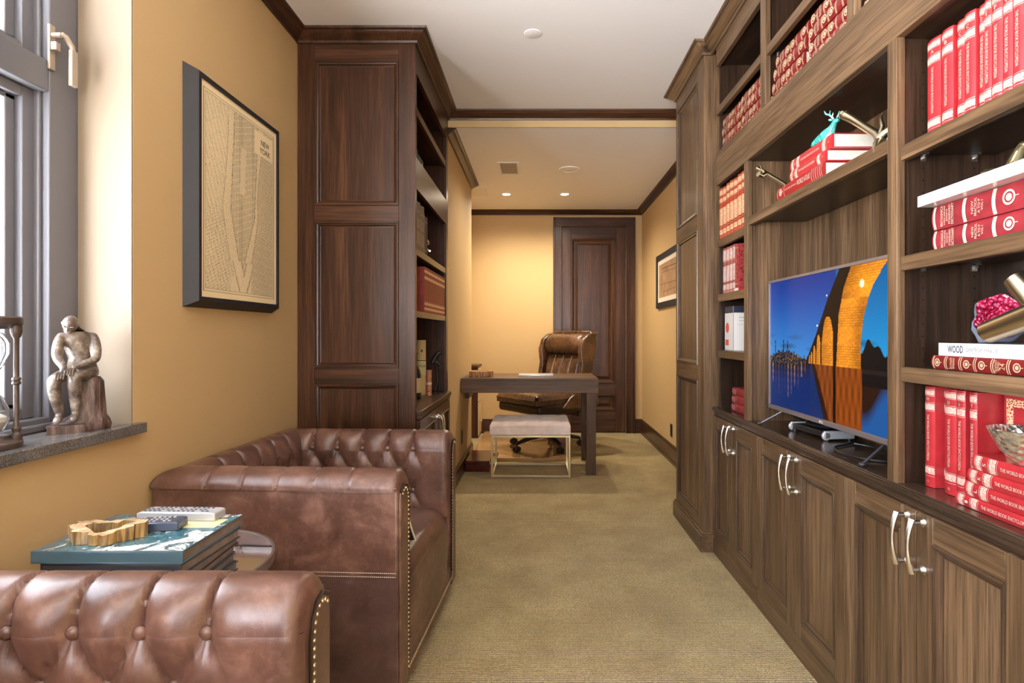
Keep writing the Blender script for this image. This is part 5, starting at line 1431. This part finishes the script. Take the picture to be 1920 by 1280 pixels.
# ---------------------------------------------------------------- ornaments
def P(px, py, Y): return Vector(((px - 1009.5) * Y / 1067, Y, H - (py - 625) * Y / 1067))
GB_ = plain('polished_brass', (.74, .66, .47, 1), .27, 1)
t = thing('brass_branch', 'brass branch sculpture with a sawn end beside the lying red volumes', 'sculpture', P(1650, 262, 1.63))
b = MB()
b.tube([P(1584, 216, 1.80), P(1600, 224, 1.775), P(1622, 238, 1.72), P(1644, 252, 1.655), P(1652, 262, 1.63)], [.014, .013, .0115, .013, .015], 10)
b.tube([P(1652, 262, 1.63), P(1644, 270, 1.62), P(1640, 283, 1.59)], [.015, .011, .006], 10)
b.tube([P(1650, 258, 1.63), P(1668, 244, 1.60), P(1690, 236, 1.58)], [.014, .011, .010], 10)
b.tube([P(1650, 258, 1.63), P(1656, 238, 1.64), P(1652, 222, 1.66), P(1657, 214, 1.66)], [.010, .008, .006, .003], 8)
b.cyl(P(1584, 216, 1.80), P(1581, 214, 1.806), .0155, .0155, 12)
b.build('branch', GB_, t, ang=60)
t = thing('brass_branch', 'slim brass branch sculpture behind the far end of the atlas', 'sculpture', P(1440, 330, 2.42))
b = MB(); b.tube([P(1420, 316, 2.50), P(1440, 327, 2.46), P(1472, 346, 2.34), (1.03, 2.25, H + .535)], [.012, .010, .009, .012], 8); b.tube([P(1436, 325, 2.46), P(1428, 330, 2.44), P(1422, 326, 2.43)], [.008, .010, .012], 8)
b.tube([P(1430, 320, 2.47), P(1426, 310, 2.48)], [.006, .003], 8)
b.tube([(1.03, 2.25, H + .535), (.985, 2.27, H + .530)], [.012, .009], 8)
b.build('branch', GB_, t, ang=60)
# turquoise elk
m = NT('turquoise_glaze'); n1 = m.noise(m.coord(), 40, 4, .6, 1); TUR = m.set(Base_Color=m.ramp(n1, [(.38, srgb(38, 150, 140)), (.55, srgb(92, 196, 186)), (.68, srgb(226, 240, 236))]), Roughness=.22, Coat_Weight=.6)
ME_ = basis((.985, 1.950, zs), Vector((.15, -1, 0)).normalized(), Vector((1, .15, 0)).normalized(), (0, 0, 1)) @ Matrix.Scale(1.08, 4)
t = thing('elk_figurine', 'small turquoise glazed elk figurine resting on the top red volume', 'figurine', M=ME_)
skin('body', [
 [('a', (-.045, 0, .020), .019), ('b', (-.015, 0, .024), .020), ('c', (.016, 0, .026), .017), ('d', (.036, 0, .040), .010), ('e', (.046, 0, .054), .009), ('f', (.062, 0, .050), .006)],
 [('c', (0, 0, 0), 0), ('g', (.028, .012, .010), .007), ('h', (.046, .012, .006), .005)],
 [('c', (0, 0, 0), 0), ('i', (.028, -.012, .010), .007), ('j', (.046, -.012, .006), .005)],
 [('a', (0, 0, 0), 0), ('k', (-.052, .012, .008), .008), ('l', (-.030, .020, .005), .005)],
 [('a', (0, 0, 0), 0), ('m', (-.052, -.012, .008), .008), ('n', (-.030, -.020, .005), .005)]], TUR, t, 2, 0)
b = MB()
for s in (-1, 1):
    b.tube([(.044, s * .004, .060), (.038, s * .014, .074), (.034, s * .024, .078), (.032, s * .028, .088)], [.0032, .003, .0028, .0015], 6)
    b.tube([(.038, s * .014, .074), (.044, s * .016, .086)], [.0028, .0012], 6); b.tube([(.042, s * .008, .067), (.052, s * .012, .076)], [.0028, .0012], 6)
    b.ball((.040, s * .012, .058), (.003, .008, .004), 8, 6)
b.build('antlers', TUR, t, local=True)
# curled brass lizard on the white book
t = thing('brass_lizard', 'small brass coiled reptile figurine on the large white book', 'figurine', (1.02, 1.19, zW))
b = MB(); Yb = 1.24
o0 = Vector((1.005, 1.205, zW))
b.tube([o0 + Vector(p) for p in ((-.012, .085, .010), (.010, .075, .018), (.022, .055, .010), (.010, .040, .008), (-.008, .045, .014), (-.012, .062, .020), (.0, .070, .026), (.012, .055, .024), (.016, .035, .016))], [.004, .007, .008, .009, .009, .009, .009, .009, .010], 10)
b.tube([o0 + Vector(p) for p in ((.016, .035, .016), (.010, .015, .018), (.006, .0, .032), (.006, -.010, .050), (.004, -.022, .058), (-.002, -.038, .054))], [.011, .014, .014, .010, .009, .004], 10)
for sx in (-1, 1): b.tube([o0 + Vector((.008, -.002, .030)), o0 + Vector((.008 + sx * .018, -.010, .022)), o0 + Vector((.008 + sx * .020, -.018, .003))], [.006, .004, .004], 8)
b.build('body', plain('patinated_brass', (.42, .36, .20, 1), .25, .9), t, ang=80)
# pink geode
gm = NT('pink_crystal'); vo = gm.n('ShaderNodeTexVoronoi'); vo.inputs['Scale'].default_value = 110; gm.l(gm.coord(), vo.inputs['Vector'])
PINK = gm.set(Base_Color=gm.ramp(vo.outputs['Distance'], [(.1, srgb(236, 150, 176)), (.4, srgb(208, 40, 92)), (.8, srgb(150, 14, 52))]), Roughness=.15, Coat_Weight=.6); gm.bump(vo.outputs['Distance'], 1.0, .01)
ROCK = plain('grey_blue_rock', srgb(128, 138, 158), .8, noise=.4)
t = thing('geode', 'grey rock geode opened to bright pink crystals on the WOOD book', 'geode', (1.075, 1.32, zWd))
b = MB(); rg = random.Random(8); n, kk = 40, 14
gc = Vector((1.078, 1.325, zWd + .052)); ax = Vector((-.50, -.72, .40)).normalized(); gx = ax.orthogonal().normalized(); gy = ax.cross(gx)
def gp(r, a, h): w_ = 1 + .10 * sin(3 * a + 1) + .06 * sin(7 * a); p = gc + gx * (r * w_ * cos(a)) + gy * (r * .88 * w_ * sin(a)) + ax * h; p.z = max(p.z, zWd + .0012); return p
outr = [(.001, -.052), (.030, -.047), (.050, -.030), (.061, -.008), (.062, .012), (.058, .020)]
innr = [(.058, .020), (.050, .018), (.040, .006), (.028, -.018), (.014, -.034), (.001, -.038)]
for pr, mi in ((outr, 0), (innr, 1)):
    V = [gp(r + (.0015 * rg.random() if mi else .002 * rg.random()), 2 * pi * i / n, h + (.003 * rg.random() if mi else 0)) for r, h in pr for i in range(n)]
    b.add(V, [(j * n + i, j * n + (i + 1) % n, (j + 1) * n + (i + 1) % n, (j + 1) * n + i) for j in range(len(pr) - 1) for i in range(n)], mi)
b.build('shell', [ROCK, PINK], t, ang=60)
t = thing('brass_knot', 'chunky brass log-shaped ornament lying in front of the pink geode', 'ornament', P(1900, 600, 1.2))
b = MB(); a0 = P(1852, 627, 1.255); a1 = P(1985, 572, 1.08)
a0.z = zWd + .0255; b.cyl(a0, a1, .0235, .027, 32)
c0 = P(1906, 521, 1.20); c1 = P(1965, 590, 1.14); b.cyl(c0, c1, .0245, .027, 32)
b.build('logs', GB_, t, bevel=.0015)

# ---------------------------------------------------------------- left bookcase things
ENC = dict(cover=plain('brick_red_binding', (.24, .020, .010, 1), .4, coat=.2, noise=.3), inks=[GOLD, FILO], items=[('f', .87, .93), ('b', .80, .803), ('f', .73, .79), ('b', .24, .243), ('f', .16, .22), ('f', .05, .11)])
zc = H + .119 + .001; y = 3.215
for i in range(14):
    book('brick red gilt volume, %s from near end of left bookcase row' % ORD[i], UPL(-.645, y, zc), ENC, .0485, .258, .21, 'brick red volumes in the left bookcase', 'enc'); y += .0492
MRB = dict(cover=plain('tan_marbled_binding', (.20, .14, .085, 1), .5, noise=.4), inks=[GOLD, FILD], items=[('f', .48, .66), ('b', .47, .475), ('f', .12, .40), ('b', .80, .804)])
zb2 = H + .4477 + .001; y = 2.970
for i in range(5):
    book('tall marbled tan volume, %s from the near end of the left bookcase' % ORD[i], UPL(-.650, y, zb2), MRB, .051, .262 - .006 * (i % 2), .20, 'tan marbled volumes in the left bookcase', 'mrb'); y += .052
for i, (w, h, cv, lab) in enumerate(((.030, .235, ORB, 'thin orange-brown book beside the tan marbled volumes'), (.045, .225, DKB[2], 'slate book next to the thin orange-brown one'), (.040, .228, plain('dark_navy_cloth', (.012, .016, .03, 1), .5), 'dark navy book at the end of the left bookcase row'))):
    book(lab, UPL(-.655, y, zb2), dict(cover=cv, items=[('b', .85, .856), ('b', .12, .126)]), w, h, .19, None); y += w + .001
t = thing('silver_ornament', 'small twisted silver ornament beside the dark navy book', 'ornament', (-.675, y + .05, zb2))
b = MB(); xo2, yo2 = -.675, y + .055
b.lathe([(.0001, 0), (.022, 0), (.022, .01), (.008, .016), (.006, .04), (.0001, .042)], (xo2, yo2, zb2), 20, caps=False)
b.tube([(xo2 + .025 * cos(a * .55) * (1 - a / 26), yo2 + .030 * sin(a * .8), zb2 + .045 + a * .0048) for a in range(20)], .007, 8)
b.build('body', NICKEL, t, ang=70)
# dark objects on the upper left shelf
t = thing('dark_vase', 'dark vase on the upper shelf of the left bookcase', 'vase', (-.72, 3.30, H + .915))
b = MB(); b.lathe([(.0001, 0), (.030, 0), (.046, .03), (.050, .07), (.030, .11), (.016, .125), (.022, .14), (.018, .14), (.012, .125), (.0001, .12)], (-.715, 3.28, H + .916), 28, caps=False); b.build('body', plain('dark_green_glaze', (.012, .022, .018, 1), .25, coat=.4), t, ang=70)
# whisky tube, map box and black figurine on the counter
zl = .767
t = thing('cylinder_tin', 'tall cream cylinder tin labelled TAYLOR in the left bookcase', 'tin', (-.772, 3.74, zl))
b = MB(); b.lathe([(.0001, 0), (.032, 0), (.032, .36), (.0001, .36)], (-.772, 3.74, zl), 36, caps=False); b.build('tube', plain('cream_card', srgb(206, 180, 130), .5), t)
b = MB(); b.lathe([(.0325, .13), (.0325, .235)], (-.772, 3.74, zl), 36, caps=False); b.build('label', plain('pale_label', srgb(214, 206, 150), .5), t)
b = MB(); b.lathe([(.033, .225), (.033, .230)], (-.772, 3.74, zl), 36, caps=False)
d_ = Vector((.35, -1, 0)).normalized(); s_ = Vector((1, .35, 0)).normalized()
b.text('TAYLOR', .020, basis(Vector((-.772, 3.74, zl + .19)) + d_ * .0335, s_, (0, 0, 1), d_), w=.048, bold=.01); b.ball(Vector((-.772, 3.74, zl + .29)) + d_ * .032, (.007, .002, .009), 10, 6)
b.build('lettering', plain('dark_print', (.03, .03, .03, 1), .6), t)
t = thing('dark_bottle', 'dark glass bottle in front of the cream cylinder tin', 'bottle', (-.752, 3.50, zl))
b = MB(); b.lathe([(.0001, 0), (.034, 0), (.036, .01), (.036, .15), (.028, .18), (.013, .205), (.012, .27), (.014, .272), (.014, .285), (.0001, .286)], (-.757, 3.50, zl), 30, caps=False); b.build('glass', plain('near_black_glass', (.008, .010, .008, 1), .08, coat=.8), t, ang=60)
b = MB(); b.lathe([(.0365, .04), (.0365, .13)], (-.757, 3.50, zl), 30, caps=False); b.build('label', bpy.data.materials['cream_card'], t)
m = NT('copper_map_print'); n1 = m.noise(m.coord(), 90, 4, .7, 2); MPR = m.set(Base_Color=m.ramp(n1, [(.42, srgb(96, 60, 46)), (.5, srgb(206, 132, 92)), (.7, srgb(222, 178, 140))]), Roughness=.4)
t = thing('patterned_tube', 'slim copper patterned tube standing right of the cream tin', 'tube', (-.712, 3.70, zl))
b = MB(); b.lathe([(.0001, 0), (.019, 0), (.017, .08), (.019, .165), (.0001, .165)], (-.712, 3.70, zl), 24, caps=False); b.build('tube', MPR, t)
b = MB(); b.lathe([(.0185, .072), (.0185, .086)], (-.712, 3.70, zl), 24, caps=False); b.build('band', PAGE, t)
t = thing('black_sculpture', 'black metal bird-shaped sculpture on a curved stem at the back of the left bookcase', 'sculpture', (-.70, 3.88, zl))
b = MB(); b.lathe([(.0001, 0), (.035, 0), (.035, .008), (.0001, .01)], (-.70, 3.86, zl), 24, caps=False)
b.tube([(-.70, 3.86, zl + .008), (-.685, 3.87, zl + .08), (-.69, 3.87, zl + .16), (-.705, 3.86, zl + .23)], [.006, .006, .008, .014], 8)
b.tube([(-.72, 3.84, zl + .20), (-.705, 3.86, zl + .23), (-.69, 3.87, zl + .26), (-.672, 3.87, zl + .275), (-.655, 3.87, zl + .262)], [.012, .020, .014, .012, .004], 8)
b.tube([(-.70, 3.86, zl + .22), (-.670, 3.86, zl + .19), (-.655, 3.86, zl + .175)], [.010, .007, .003], 8)
b.build('body', BLACK, t, ang=70)
